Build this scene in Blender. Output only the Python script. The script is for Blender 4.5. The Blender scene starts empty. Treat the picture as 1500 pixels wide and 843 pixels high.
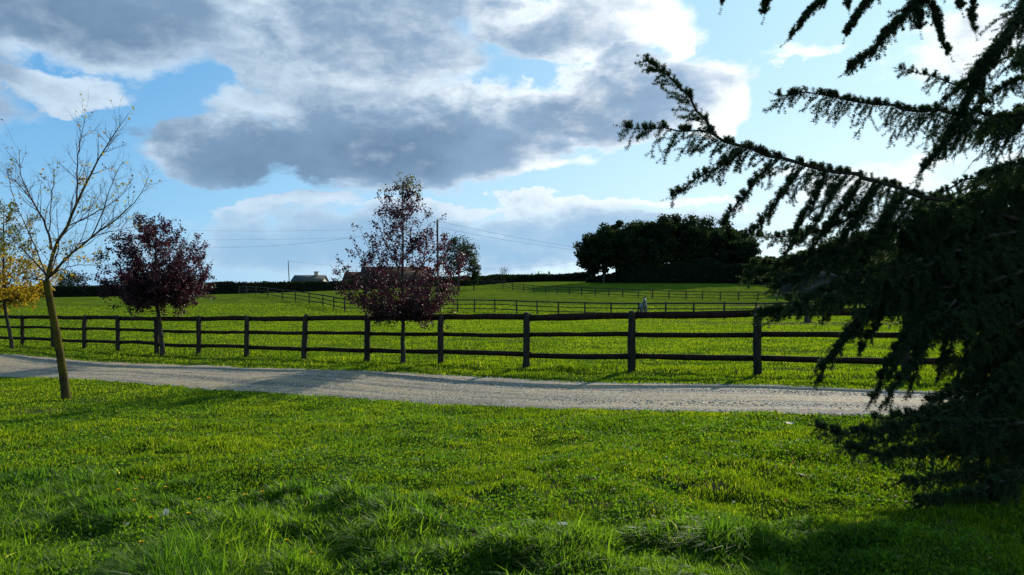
import bpy, math
import numpy as np
from mathutils import Vector
PI=math.pi; R=math.radians
S=bpy.context.scene; COL=S.collection
rng=np.random.default_rng(11)
# ------------------------------------------------------------------ camera, sky, sun, exposure
cam=bpy.data.cameras.new('camera'); camo=bpy.data.objects.new('camera',cam); COL.objects.link(camo)
cam.sensor_width=36; cam.lens=36*1180/1500; cam.shift_y=-6.5/1500
cam.clip_start=.05; cam.clip_end=9000
camo.location=(0,0,1.57); camo.rotation_euler=(PI/2,0,0); S.camera=camo
SUN_AZ=R(32); SUN_EL=R(25.5)      # azimuth clockwise from +Y
S.view_settings.view_transform='Standard'; S.view_settings.look='None'
S.view_settings.gamma=1; S.view_settings.use_curve_mapping=False
S.view_settings.exposure=0.48
sl=bpy.data.lights.new('sun','SUN'); sl.energy=5.0; sl.angle=R(.6); sl.color=(1,.91,.74)
so=bpy.data.objects.new('sun',sl); COL.objects.link(so)
sd=Vector((math.sin(SUN_AZ)*math.cos(SUN_EL),math.cos(SUN_AZ)*math.cos(SUN_EL),math.sin(SUN_EL)))
so.rotation_euler=sd.to_track_quat('Z','Y').to_euler()

def px2ae(px,py):
    dx=(px-750)/1180; dz=(415-py)/1180
    return math.atan2(dx,1), math.atan2(dz,math.hypot(dx,1))

class NT:
    def __init__(s,tree): s.t=tree; s.n=tree.nodes; s.l=tree.links
    def new(s,ty,**k):
        n=s.n.new(ty)
        for a,b in k.items(): setattr(n,a,b)
        return n
    def put(s,inp,v):
        if v is None: return
        if hasattr(v,'is_output') or isinstance(v,bpy.types.NodeSocket): s.l.new(v,inp)
        else: inp.default_value=v
    def m(s,op,a,b=None,c=None,clamp=False):
        n=s.new('ShaderNodeMath',operation=op,use_clamp=clamp)
        s.put(n.inputs[0],a); s.put(n.inputs[1],b)
        if c is not None: s.put(n.inputs[2],c)
        return n.outputs[0]
    def ss(s,v,a,b,lo=0.,hi=1.):
        n=s.new('ShaderNodeMapRange',interpolation_type='SMOOTHSTEP')
        s.put(n.inputs['Value'],v); s.put(n.inputs['From Min'],a); s.put(n.inputs['From Max'],b)
        s.put(n.inputs['To Min'],lo); s.put(n.inputs['To Max'],hi); return n.outputs[0]
    def noise(s,vec,scale,detail=4,rough=.55,dist=0,typ='FBM'):
        n=s.new('ShaderNodeTexNoise'); n.noise_dimensions='3D'
        if vec is not None: s.l.new(vec,n.inputs['Vector'])
        n.inputs['Scale'].default_value=scale; n.inputs['Detail'].default_value=detail
        n.inputs['Roughness'].default_value=rough; n.inputs['Distortion'].default_value=dist
        return n
    def mix(s,f,a,b,typ='MIX'):
        n=s.new('ShaderNodeMix',data_type='RGBA',blend_type=typ)
        s.put(n.inputs['Factor'],f); 
        for i,v in ((6,a),(7,b)):
            if isinstance(v,tuple): v=(*v,1) if len(v)==3 else v
            s.put(n.inputs[i],v)
        return n.outputs[2]
    def ramp(s,f,stops):
        n=s.new('ShaderNodeValToRGB'); s.l.new(f,n.inputs[0]); e=n.color_ramp.elements
        while len(e)<len(stops): e.new(.5)
        for i,(p,c) in enumerate(stops): e[i].position=p; e[i].color=(*c,1)
        return n.outputs[0]

W_=bpy.data.worlds.new('World'); S.world=W_; W_.use_nodes=True
w=NT(W_.node_tree); w.n.clear()
tc=w.new('ShaderNodeTexCoord'); D_=tc.outputs['Generated']
sky=w.new('ShaderNodeTexSky',sky_type='NISHITA'); sky.sun_disc=False
sky.sun_elevation=SUN_EL; sky.sun_rotation=SUN_AZ; sky.air_density=1.0; sky.dust_density=.15; sky.ozone_density=2.0
sep=w.new('ShaderNodeSeparateXYZ'); w.l.new(D_,sep.inputs[0])
az=w.m('ARCTAN2',sep.outputs[0],sep.outputs[1]); el=w.m('ARCSINE',sep.outputs[2])
mp=w.new('ShaderNodeMapping'); mp.inputs['Scale'].default_value=(1,1,1.9); w.l.new(D_,mp.inputs[0])
big=w.noise(mp.outputs[0],5.5,6,.55,.3); fine=w.noise(mp.outputs[0],15,10,.68,.2); mid=w.noise(mp.outputs[0],7.5,8,.62,.15)
cs=w.new('ShaderNodeSeparateColor'); w.l.new(big.outputs['Color'],cs.inputs[0])
cs2=w.new('ShaderNodeSeparateColor'); w.l.new(fine.outputs['Color'],cs2.inputs[0])
azw=w.m('ADD',az,w.m('MULTIPLY_ADD',cs.outputs[0],.16,-.08)); elw=w.m('ADD',el,w.m('MULTIPLY_ADD',cs.outputs[1],.09,-.045))
azw=w.m('ADD',azw,w.m('MULTIPLY_ADD',cs2.outputs[0],.06,-.03)); elw=w.m('ADD',elw,w.m('MULTIPLY_ADD',cs2.outputs[1],.05,-.025))
def blobs(lst):
    acc=None
    for cx,cy,rx,ry,rot,wt in lst:
        a,e=px2ae(cx,cy); a2,e2=px2ae(cx+1,cy+1)
        sx=(a2-a)*rx; sy=(e-e2)*ry; c_,s_=math.cos(R(rot)),math.sin(R(rot))
        da=w.m('SUBTRACT',azw,a); de=w.m('SUBTRACT',elw,e)
        u=w.m('ADD',w.m('MULTIPLY',da,c_/sx),w.m('MULTIPLY',de,s_/sx)); v=w.m('ADD',w.m('MULTIPLY',da,-s_/sy),w.m('MULTIPLY',de,c_/sy))
        r2=w.m('ADD',w.m('MULTIPLY',u,u),w.m('MULTIPLY',v,v))
        g=w.m('MULTIPLY',w.m('EXPONENT',w.m('MULTIPLY',w.m('MULTIPLY',r2,r2),-.7)),wt)
        acc=g if acc is None else w.m('MAXIMUM',acc,g)
    return acc
COV=blobs([(90,20,330,112,0,1.0),(480,60,240,110,0,.95),(840,40,200,62,0,1.0),(990,40,46,36,20,.95),(50,128,110,34,0,.9),(420,165,150,42,0,.8),
 (640,205,240,74,8,1.05),(860,155,200,62,12,1.05),(320,222,125,58,0,1.0),(1040,140,72,58,0,1.0),(740,245,130,20,5,.85),
 (650,352,450,52,1,.95),(150,330,300,26,0,.35),(780,303,330,10,1,.95),(430,303,110,14,8,.95),(1300,262,250,36,0,.62),(1180,72,90,16,0,.55),(1380,60,160,50,0,.5),
 (-300,100,350,180,0,1),(-900,50,500,200,0,.9),(1900,150,350,160,0,.8),(300,-400,700,220,0,1),(1300,-330,300,150,0,.5)])
SHD=blobs([(100,20,260,80,0,.95),(340,70,120,60,0,.5),(560,45,170,74,0,.78),(480,140,200,40,0,.35),(800,45,150,50,5,.8),(930,95,60,32,10,.6),(410,240,165,54,3,1.0),(610,212,200,62,7,1.05),(860,160,185,52,12,.9),
 (240,190,90,34,5,.75),(650,354,430,42,1,.85),(-300,90,330,140,0,1),(-900,50,500,160,0,.9),(1900,150,250,100,0,.6),(300,-400,600,160,0,1)])
nf=w.m('MULTIPLY_ADD',mid.outputs['Fac'],2.4,-1.2); nff=w.m('MULTIPLY_ADD',fine.outputs['Fac'],1.5,-.75)
cov=w.m('ADD',w.m('ADD',COV,w.m('MULTIPLY',nf,.5)),w.m('MULTIPLY',nff,.5))
alpha=w.ss(cov,.37,.72)
puf=w.noise(mp.outputs[0],26,8,.6,.35); npf=w.m('MULTIPLY_ADD',puf.outputs['Fac'],2.2,-1.1)
hi=w.ss(el,.07,.14)
shd=w.m('ADD',w.m('ADD',SHD,w.m('MULTIPLY',nf,.62)),w.m('MULTIPLY',w.m('ADD',w.m('MULTIPLY',nff,.6),w.m('MULTIPLY',npf,.34)),hi))
shade=w.ss(shd,-.12,1.0)
# glow of cloud edges towards the sun
dot=w.new('ShaderNodeVectorMath',operation='DOT_PRODUCT'); w.l.new(D_,dot.inputs[0]); dot.inputs[1].default_value=sd
near=w.ss(dot.outputs['Value'],.62,.98)
white=w.mix(near,(4.5,5.6,6.7),(9.,9.3,9.3)); grey=w.mix(near,(1.5,2.4,3.6),(2.3,3.4,4.8))
lowb=w.ss(el,.15,.05)
white=w.mix(w.m('MULTIPLY',lowb,.6),white,(4.3,5.6,6.8)); grey=w.mix(lowb,grey,(2.3,3.9,5.6))
deep=w.ss(w.m('ADD',SHD,w.m('MULTIPLY',nf,-.6)),.6,1.5)
grey=w.mix(w.m('MULTIPLY',deep,w.m('SUBTRACT',1,lowb)),grey,(.9,1.6,2.65))
cloud=w.mix(shade,white,grey)
hor=w.ss(el,.34,.0); sid=w.ss(az,-.62,.62)
clear=w.mix(hor,w.mix(sid,(.65,2.6,5.4),(4.4,6.8,8.0)),w.mix(sid,(1.6,4.0,6.5),(6.0,7.7,8.5)))
skyc=w.mix(.85,sky.outputs[0],clear)
fin=w.mix(alpha,skyc,cloud)
bg=w.new('ShaderNodeBackground'); bg.inputs['Strength'].default_value=.1; w.l.new(fin,bg.inputs[0])
wo=w.new('ShaderNodeOutputWorld'); w.l.new(bg.outputs[0],wo.inputs[0])
W_.cycles.sampling_method='MANUAL'; W_.cycles.sample_map_resolution=512
S.cycles.max_bounces=6; S.cycles.transparent_max_bounces=4; S.cycles.diffuse_bounces=3; S.cycles.caustics_reflective=False; S.cycles.caustics_refractive=False

# ------------------------------------------------------------------ terrain from measured ground points
F=1180.;CX=750.;HY=415.;EYE=1.57
# ---- terrain control: pixel-measured ground points (px,py,depth)
CP=[(1350,612,9.4),(1109,608,10.5),(800,597,13.0),(500,586.5,15.06),(300,571,17.7),(100,554.5,21.0),(0,553,23.4),
(1400,575,12.3),(1109,568,13.5),(800,557,16.6),(500,544,19.35),(280,534,24),(0,519,30),
(1109,549,15.8),(925,544,17.3),(771,541,18.8),(645,534,20.6),(538,531,22),(445,527,23.6),(361,523,25.2),(291,520,26.9),(173,515,29.5),(123,511,31.3),(33,507,34),
(1240,469,55),(1061,468,60),(975,467,62.6),(895,464.5,70),(725,457.4,80),(510,456,80),(620,457,80),(473,450,85),(414,439,102),(361,431,130),
(1110,441,110),(1029,440,115),(935,436.5,120),(852,433,122),(799,430.5,135),(751,425.5,150),(708,418.5,185),
(760,413.8,203),(850,414.5,170),(1000,416,160),(1110,419,148),(1300,427,130),(1460,450,80),(0,437,150),(200,434,150),(380,430,150),(600,422,165),(-200,440,140),(-500,445,120),(1700,440,100),(2200,440,90)]
T_XY=[((px-CX)*Y/F,Y) for px,py,Y in CP]; T_D=[(py-HY)*Y/F for px,py,Y in CP]
for p,d in [((0,0),1.57),((-2,4),1.66),((2,4.5),1.57),((5,6),1.57),((-6,9),1.95),((-4,5.5),1.82),((0,7),1.66),((8,10),1.5),((-8,0),1.8),((8,0),1.5),((0,-20),1.6),((-40,-20),2.4),((40,-20),1.5),((-80,10),3.4),((80,20),2.5),((-260,0),6),((260,0),5),((0,-260),5),((-300,200),7),((-150,300),7),((0,330),5),((150,330),5),((350,250),6)]:
    T_XY.append(p);T_D.append(d)
T_XY=np.array(T_XY,float)/100;T_D=np.array(T_D)
def phi(r2): return np.where(r2>0,.5*r2*np.log(np.maximum(r2,1e-20)),0)
T_N=len(T_D);r2=((T_XY[:,None]-T_XY[None])**2).sum(-1)
T_A=np.zeros((T_N+3,T_N+3));T_A[:T_N,:T_N]=phi(r2)+np.eye(T_N)*2e-5;T_A[:T_N,T_N]=1;T_A[:T_N,T_N+1:]=T_XY;T_A[T_N:,:T_N]=T_A[:T_N,T_N:].T
T_W=np.linalg.solve(T_A,np.r_[T_D,0,0,0])
def H0(x,y):
    x=np.asarray(x,float);y=np.asarray(y,float);sh=np.broadcast(x,y).shape
    x=np.broadcast_to(x,sh).ravel();y=np.broadcast_to(y,sh).ravel();out=np.empty(x.size)
    for i in range(0,x.size,40000):
        a=x[i:i+40000]/100;b=y[i:i+40000]/100
        r2=(a[:,None]-T_XY[:,0])**2+(b[:,None]-T_XY[:,1])**2
        out[i:i+40000]=phi(r2)@T_W[:T_N]+T_W[T_N]+T_W[T_N+1]*a+T_W[T_N+2]*b
    r=np.hypot(x,y);w=np.clip((r-240)/80,0,1);w=w*w*(3-2*w)
    far=5.5+(r-240)*.014
    return (EYE-(out*(1-w)+far*w)).reshape(sh)
def hit(px,py,y0=2.5,y1=320):
    Y=np.exp(np.linspace(np.log(y0),np.log(y1),1500))
    g=EYE-(py-HY)/F*Y-H0((px-CX)/F*Y,Y)
    i=np.argmax(g<0) if (g<0).any() else len(Y)-1
    Yh=Y[i] if i==0 else Y[i-1]+(Y[i]-Y[i-1])*g[i-1]/(g[i-1]-g[i])
    X=(px-CX)/F*Yh
    return X,Yh,float(H0(X,Yh))
# ------------------------------------------------------------------ helpers
def hsh(i,j,s):
    v=np.sin(i*127.1+j*311.7+s*74.7)*43758.5453; return v-np.floor(v)
def vn(x,y,sc,seed=0):
    x=np.asarray(x,float)/sc; y=np.asarray(y,float)/sc; i=np.floor(x); j=np.floor(y); u=x-i; v=y-j
    u=u*u*(3-2*u); v=v*v*(3-2*v)
    a=hsh(i,j,seed);b=hsh(i+1,j,seed);c=hsh(i,j+1,seed);d=hsh(i+1,j+1,seed)
    return (a*(1-u)+b*u)*(1-v)+(c*(1-u)+d*u)*v
def fb(x,y,sc,seed=0): return .5*vn(x,y,sc,seed)+.3*vn(x,y,sc*.47,seed+3)+.2*vn(x,y,sc*.21,seed+7)
US=np.array([-.814,.581]); UN=np.array([.581,.814])
def sn(x,y): return -.814*x+.581*y, .581*x+.814*y
NE=[];FE=[]
for q in [(0,552.5),(100,556),(200,562.5),(300,571),(500,584),(640,590.5),(800,598.5),(1109,608),(1350,612.5)]:
    h=hit(*q); NE.append(sn(h[0],h[1]))
for q in [(0,519),(280,534),(500,544),(640,549.5),(800,557),(1000,564.5),(1200,571),(1400,576)]:
    h=hit(*q); FE.append(sn(h[0],h[1]))
NE=np.array(sorted(NE)); FE=np.array(sorted(FE))
def smooth_edge(E_,s,seed):
    base=np.interp(s,E_[:,0],E_[:,1]); lin=np.polyval(np.polyfit(E_[:,0],E_[:,1],1),np.clip(s,0,30))
    return .5*base+.5*lin+(vn(s,0*s,.9,seed)-.5)*.2+(vn(s,0*s,.25,seed+1)-.5)*.13
def n_near(s): return smooth_edge(NE,np.asarray(s,float),5)
def n_far(s): return smooth_edge(FE,np.asarray(s,float),9)
def in_road(x,y,mg=0.):
    s,n=sn(x,y); return (n>n_near(s)-mg)&(n<n_far(s)+mg)
def H(x,y):
    x=np.asarray(x,float);y=np.asarray(y,float)
    s,n=sn(x,y); d=np.maximum(n_near(s)-n,n-n_far(s)); k=np.clip(d/.5,0,1)
    r=np.hypot(x,y); f=np.clip(1-r/70,0,1)
    return H0(x,y)+k*f*((fb(x,y,1.15,2)-.5)*.34*np.clip(1.25-r/22,.35,1)+(vn(x,y,.33,4)-.5)*.06)
def link(o,parent=None):
    COL.objects.link(o)
    if parent is not None: o.parent=parent
    return o
def tag(o,label=None,cat=None,group=None,kind=None):
    for k,v in (('label',label),('category',cat),('group',group),('kind',kind)):
        if v: o[k]=v
    return o
def empty(name,loc,label=None,cat=None,group=None):
    o=bpy.data.objects.new(name,None); o.location=loc; o.empty_display_size=.2; COL.objects.link(o)
    return tag(o,label,cat,group)
def mesh(name,V,Fs,mat,parent=None,attr=None,smooth=False,origin=(0,0,0)):
    V=np.asarray(V,float)
    if parent is not None: V=V-np.array(parent.get('_o',(0,0,0)))
    me=bpy.data.meshes.new(name); me.vertices.add(len(V)); me.vertices.foreach_set('co',V.astype('f').ravel())
    Fs=[np.asarray(f,int) for f in Fs if len(f)]
    tot=np.concatenate([np.full(len(f),f.shape[1]) for f in Fs]); idx=np.concatenate([f.ravel() for f in Fs])
    me.loops.add(len(idx)); me.loops.foreach_set('vertex_index',idx.astype('i'))
    me.polygons.add(len(tot)); st=np.concatenate([[0],np.cumsum(tot)[:-1]])
    me.polygons.foreach_set('loop_start',st.astype('i')); me.polygons.foreach_set('loop_total',tot.astype('i'))
    if smooth: me.polygons.foreach_set('use_smooth',np.ones(len(tot),bool))
    if attr is not None:
        a=me.attributes.new('var','FLOAT','POINT'); a.data.foreach_set('value',np.asarray(attr,'f'))
    me.update(calc_edges=True); me.materials.append(mat)
    o=bpy.data.objects.new(name,me); return link(o,parent)
def root(name,loc,label,cat,group=None):
    o=empty(name,loc,label,cat,group); o['_o']=tuple(float(v) for v in loc); return o
def tubes(lines,k=6):
    "lines: list of (points Nx3, radii N) -> verts, quads"
    VV=[];FF=[];off=0
    for P,r in lines:
        P=np.asarray(P,float); r=np.asarray(r,float); n=len(P)
        T=np.gradient(P,axis=0); T/=np.linalg.norm(T,axis=1)[:,None]+1e-9
        ref=np.array([0,0,1.]) if abs(T[0,2])<.9 else np.array([1.,0,0])
        A=np.cross(T,ref); A/=np.linalg.norm(A,axis=1)[:,None]+1e-9; B=np.cross(T,A)
        th=np.arange(k)*2*PI/k
        V=P[:,None]+r[:,None,None]*(A[:,None]*np.cos(th)[None,:,None]+B[:,None]*np.sin(th)[None,:,None])
        VV.append(V.reshape(-1,3)); i=np.arange(n-1)[:,None]*k; j=np.arange(k)[None]; j2=(j+1)%k
        FF.append(np.stack([i+j,i+j2,i+k+j2,i+k+j],-1).reshape(-1,4)+off); off+=n*k
    return np.concatenate(VV),np.concatenate(FF)
def box(x0,x1,y0,y1,z0,z1):
    V=np.array([(x,y,z) for z in (z0,z1) for y in (y0,y1) for x in (x0,x1)],float)
    return V,np.array([(0,2,3,1),(4,5,7,6),(0,1,5,4),(2,6,7,3),(0,4,6,2),(1,3,7,5)])
def join(parts):
    VV=[];FF=[];o=0
    for V,Fq in parts: VV.append(V); FF.append(np.asarray(Fq)+o); o+=len(V)
    return np.concatenate(VV),np.concatenate(FF)
def unit(v): return v/(np.linalg.norm(v,axis=-1,keepdims=True)+1e-9)
def leaves(C,size,up=.0,aspect=.62,rs=None):
    "folded diamond leaves"
    rs=rs or rng; n=len(C); a=unit(rs.normal(size=(n,3))); b=unit(np.cross(a,rs.normal(size=(n,3))))
    if up: nrm=unit(np.cross(a,b)+np.array([0,0,up])); a=unit(np.cross(nrm,b))
    L=(size*rs.uniform(.6,1.35,n))[:,None]; c=np.cross(a,b)
    V=np.stack([C-a*L*.5,C+b*L*aspect*.5+c*L*.12,C+a*L*.5,C-b*L*aspect*.5+c*L*.12],1).reshape(-1,3)
    i=np.arange(n)[:,None]*4
    F_=np.concatenate([i+np.array([0,1,2]),i+np.array([0,2,3])])
    return V,F_
# ------------------------------------------------------------------ materials
def mat(name,build,disp=False):
    m_=bpy.data.materials.new(name); m_.use_nodes=True; t=NT(m_.node_tree); t.n.clear(); out=t.new('ShaderNodeOutputMaterial')
    t.l.new(build(t),out.inputs[0]); return m_
def pbsdf(t,col,rough=.8,spec=.3,nrm=None):
    b=t.new('ShaderNodeBsdfPrincipled'); t.put(b.inputs['Base Color'],(*col,1) if isinstance(col,tuple) else col)
    t.put(b.inputs['Roughness'],rough); b.inputs['Specular IOR Level'].default_value=spec
    if nrm is not None: t.l.new(nrm,b.inputs['Normal'])
    return b.outputs[0]
def bump(t,h,dist,st=1.):
    b=t.new('ShaderNodeBump'); b.inputs['Strength'].default_value=st; b.inputs['Distance'].default_value=dist; t.l.new(h,b.inputs['Height']); return b.outputs[0]
def leafmat(name,stops,trans,tfac=.45,rough=.5,spec=.35,patch=None):
    def f(t):
        a=t.new('ShaderNodeAttribute',attribute_name='var').outputs['Fac']
        c=t.ramp(a,stops)
        if patch:
            g=t.new('ShaderNodeNewGeometry').outputs['Position']
            nz=t.noise(g,patch[0],3).outputs['Fac']; c=t.mix(t.ss(nz,.42,.62),c,t.mix(1.,c,patch[1],'MULTIPLY'))
        p=pbsdf(t,c,rough,spec); tr=t.new('ShaderNodeBsdfTranslucent')
        t.l.new(t.mix(1.,c,trans,'MULTIPLY'),tr.inputs[0])
        mx=t.new('ShaderNodeMixShader'); mx.inputs[0].default_value=tfac; t.l.new(p,mx.inputs[1]); t.l.new(tr.outputs[0],mx.inputs[2])
        return mx.outputs[0]
    return mat(name,f)
def woodmat(name,c0,c1,scale=(12,12,2),bd=.01,rough=.85,moss=None):
    def f(t):
        tc=t.new('ShaderNodeTexCoord').outputs['Object']; mp=t.new('ShaderNodeMapping'); mp.inputs['Scale'].default_value=scale; t.l.new(tc,mp.inputs[0])
        nz=t.noise(mp.outputs[0],1.,6,.65,.4).outputs['Fac']; c=t.ramp(nz,[(.3,c0),(.7,c1)])
        if moss:
            n2=t.noise(tc,3.,4).outputs['Fac']; c=t.mix(t.ss(n2,.4,.6),c,moss)
        return pbsdf(t,c,rough,.06,bump(t,nz,bd))
    return mat(name,f)
M={}
M['grass']=leafmat('grass',[(0,(.032,.062,.006)),(.45,(.076,.117,.008)),(.85,(.115,.158,.010)),(1,(.24,.21,.08))],(2.5,2.5,.6),.58,.6,.06,(.55,(.62,.74,.8)))
M['lush']=leafmat('lush_grass',[(0,(.028,.060,.008)),(.5,(.064,.118,.011)),(.93,(.105,.165,.018)),(1,(.28,.26,.12))],(2.4,2.5,.7),.55,.5,.14,(.9,(.6,.74,.85)))
M['clover']=leafmat('clover_leaves',[(0,(.024,.060,.006)),(.6,(.055,.108,.010)),(1,(.085,.14,.016))],(2.2,2.4,.7),.48,.6,.10)
M['field']=None
M['purple']=leafmat('purple_leaves',[(0,(.013,.006,.011)),(.5,(.024,.008,.014)),(.8,(.042,.010,.016)),(.93,(.08,.025,.015)),(1,(.075,.11,.02))],(2.3,1.5,1.9),.38,.5,.25)
M['yellow']=leafmat('yellow_leaves',[(0,(.03,.04,.008)),(.4,(.10,.095,.010)),(.75,(.27,.20,.015)),(1,(.20,.08,.015))],(2.3,2.2,1.),.5,.6,.1)
M['dark']=leafmat('tree_leaves',[(0,(.010,.018,.009)),(.6,(.020,.032,.013)),(.9,(.040,.048,.015)),(1,(.11,.08,.02))],(1.8,1.9,1.),.3,.8,.05)
M['hedge']=leafmat('hedge_leaves',[(0,(.009,.016,.008)),(.7,(.018,.028,.012)),(1,(.035,.035,.015))],(1.6,1.8,1.),.2,.9,.03)
M['cedar']=leafmat('cedar_needles',[(0,(.014,.026,.013)),(.6,(.028,.046,.020)),(1,(.070,.092,.030))],(1.8,2.,.9),.28,.6,.10)
M['fence']=woodmat('dark_fence_wood',(.014,.007,.005),(.042,.021,.013),(9,9,3),.006)
M['fencep']=woodmat('dark_post_wood',(.014,.011,.008),(.050,.040,.030),(16,16,3),.012)
M['fence2']=woodmat('weathered_fence_wood',(.030,.022,.016),(.075,.058,.045),(6,6,3),.006)
M['bark']=woodmat('bark',(.022,.018,.015),(.06,.05,.04),(14,14,4),.008)
M['mossbark']=woodmat('yellow_green_bark',(.022,.017,.009),(.06,.045,.015),(16,16,4),.008,moss=(.075,.058,.009))
M['twig']=woodmat('twig_bark',(.045,.026,.022),(.085,.05,.04),(20,20,20),.002)
M['cbark']=woodmat('cedar_bark',(.022,.018,.014),(.055,.045,.036),(14,14,4),.01)
M['pole']=woodmat('pole_wood',(.05,.04,.032),(.10,.08,.062),(6,6,1),.004)
def f_ground(t):
    g=t.new('ShaderNodeNewGeometry').outputs['Position']
    ln=t.new('ShaderNodeVectorMath',operation='LENGTH'); t.l.new(g,ln.inputs[0]); d=ln.outputs['Value']
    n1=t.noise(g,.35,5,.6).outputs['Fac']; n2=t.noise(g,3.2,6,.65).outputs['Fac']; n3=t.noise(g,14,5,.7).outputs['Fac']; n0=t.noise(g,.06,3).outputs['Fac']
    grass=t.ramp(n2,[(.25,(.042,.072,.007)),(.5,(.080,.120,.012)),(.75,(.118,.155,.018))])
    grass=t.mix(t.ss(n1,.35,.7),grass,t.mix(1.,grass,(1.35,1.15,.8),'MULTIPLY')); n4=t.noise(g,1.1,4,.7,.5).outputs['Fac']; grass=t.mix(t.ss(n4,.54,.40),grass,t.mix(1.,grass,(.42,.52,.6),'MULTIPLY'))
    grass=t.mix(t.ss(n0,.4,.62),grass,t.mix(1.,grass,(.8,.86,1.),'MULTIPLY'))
    soil=t.ramp(n3,[(.3,(.030,.026,.014)),(.7,(.085,.070,.040))])
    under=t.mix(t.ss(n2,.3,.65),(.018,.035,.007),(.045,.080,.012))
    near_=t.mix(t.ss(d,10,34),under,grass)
    # worn ground: attribute painted where soil shows through, also deepening shade under the cedar
    bare=t.new('ShaderNodeAttribute',attribute_name='var').outputs['Fac']
    bm=t.ss(t.m('ADD',bare,t.m('MULTIPLY_ADD',n3,1.,-.5)),.42,.62)
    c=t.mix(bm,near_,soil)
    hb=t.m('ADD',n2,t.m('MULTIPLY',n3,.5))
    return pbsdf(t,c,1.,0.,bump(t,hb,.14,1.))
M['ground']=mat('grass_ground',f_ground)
def f_road(t):
    g=t.new('ShaderNodeNewGeometry').outputs['Position']
    def dt(v):
        q=t.new('ShaderNodeVectorMath',operation='DOT_PRODUCT'); t.l.new(g,q.inputs[0]); q.inputs[1].default_value=v; return q.outputs['Value']
    cb=t.new('ShaderNodeCombineXYZ'); t.l.new(t.m('MULTIPLY',dt((-.814,.581,0)),.10),cb.inputs[0]); t.l.new(t.m('MULTIPLY',dt((.581,.814,0)),1.9),cb.inputs[1])
    tr=t.noise(cb.outputs[0],1.5,6,.62,.15).outputs['Fac']
    n1=t.noise(g,1.3,5,.6).outputs['Fac']; n2=t.noise(g,28,6,.8).outputs['Fac']; n3=t.noise(g,90,4,.8).outputs['Fac']
    v=t.new('ShaderNodeTexVoronoi'); v.inputs['Scale'].default_value=42; t.l.new(g,v.inputs['Vector'])
    sc=t.new('ShaderNodeSeparateColor'); t.l.new(v.outputs['Color'],sc.inputs[0])
    c=t.ramp(n2,[(.3,(.078,.062,.042)),(.55,(.185,.150,.105)),(.75,(.32,.268,.19))])
    c=t.mix(t.ss(tr,.45,.60),c,t.mix(1.,c,(1.5,1.38,1.06),'MULTIPLY')); c=t.mix(t.ss(tr,.5,.40),c,t.mix(1.,c,(.50,.51,.53),'MULTIPLY'))
    c=t.mix(t.ss(n1,.55,.7),c,t.mix(1.,c,(.78,.78,.78),'MULTIPLY'))
    c=t.mix(t.ss(sc.outputs[0],.8,.95),c,(.40,.37,.32)); c=t.mix(t.ss(sc.outputs[1],.88,.95),c,(.05,.048,.045))
    hb=t.m('ADD',t.m('MULTIPLY',v.outputs['Distance'],-.6),t.m('ADD',n2,t.m('MULTIPLY',tr,1.2)))
    return pbsdf(t,c,.85,.25,bump(t,hb,.022,.8))
M['road']=mat('gravel',f_road)
def flat(name,c,rough=.7,spec=.3,sc=6,var=.25):
    def f(t):
        tc=t.new('ShaderNodeTexCoord').outputs['Object']; nz=t.noise(tc,sc,5,.6).outputs['Fac']
        cc=t.ramp(nz,[(.3,tuple(v*(1-var) for v in c)),(.7,tuple(min(1,v*(1+var)) for v in c))]); return pbsdf(t,cc,rough,spec)
    return mat(name,f)
# ------------------------------------------------------------------ ground sheet
rad=np.concatenate([[0.,.4,.8,1.3,1.8],np.exp(np.linspace(math.log(2.3),math.log(300),330)),np.exp(np.linspace(math.log(320),math.log(6000),22))])
ang=np.concatenate([np.linspace(-48,48,420),np.linspace(50,310,88)]); na=len(ang)
RR,AA=np.meshgrid(rad,np.radians(ang),indexing='ij'); gx=RR*np.sin(AA); gy=RR*np.cos(AA); gz=H(gx,gy)
bare=np.zeros(gx.shape)
def addbare(px,py,rx,ry,w_=.75):
    global bare
    h=hit(px,py); bare=np.maximum(bare,w_*np.exp(-(((gx-h[0])/rx)**2+((gy-h[1])/ry)**2)))
for q in [(1050,713,.5,.16),(960,705,.35,.12,.55),(655,735,.22,.14,.7),(60,602,1.1,.5,.7),(150,588,1.4,.6,.5),(1185,474,10,5.,.98),(1020,472,12,2.6,.85),(1240,540,1.7,.35,.85),(1120,541,1.4,.3,.6),(1400,545,1.2,.3,.7),(1060,690,.5,.2,.4),(880,640,.6,.1,.35),(1160,447,14,3,.8),(1230,680,.5,.3,.6)]: addbare(*q)
for k in range(150):
    h=hit(rng.uniform(0,1400),rng.uniform(600,790)); bare=np.maximum(bare,rng.uniform(.35,.75)*np.exp(-(((gx-h[0])/rng.uniform(.1,.25))**2+((gy-h[1])/rng.uniform(.08,.16))**2)))
bare=np.maximum(bare,np.clip(1.2-np.hypot((gx-5.3)/2.3,(gy-7.2)/2.2),0,.75))  # dark bare litter put under the cedar, partly to deepen its shade
for k in range(90):
    a_=rng.uniform(-32,30); r_=rng.uniform(17,70); cx_,cy_=r_*math.sin(R(a_)),r_*math.cos(R(a_))
    if not in_road(np.array([cx_]),np.array([cy_]),1.)[0]: bare=np.maximum(bare,rng.uniform(.3,.6)*np.exp(-(((gx-cx_)/rng.uniform(.3,1.6))**2+((gy-cy_)/rng.uniform(.3,1.2))**2)))
def bare_at(x,y):
    r=np.hypot(x,y); i=np.clip(np.searchsorted(rad,r),0,len(rad)-1); a=np.degrees(np.arctan2(x,y)); j=np.clip(((a+48)/96*419).round().astype(int),0,419); return bare[i,j]
nr=len(rad); i=np.arange(nr-1)[:,None]*na; j=np.arange(na)[None]; j2=(j+1)%na
GF=np.stack([i+j,i+na+j,i+na+j2,i+j2],-1).reshape(-1,4)
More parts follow.
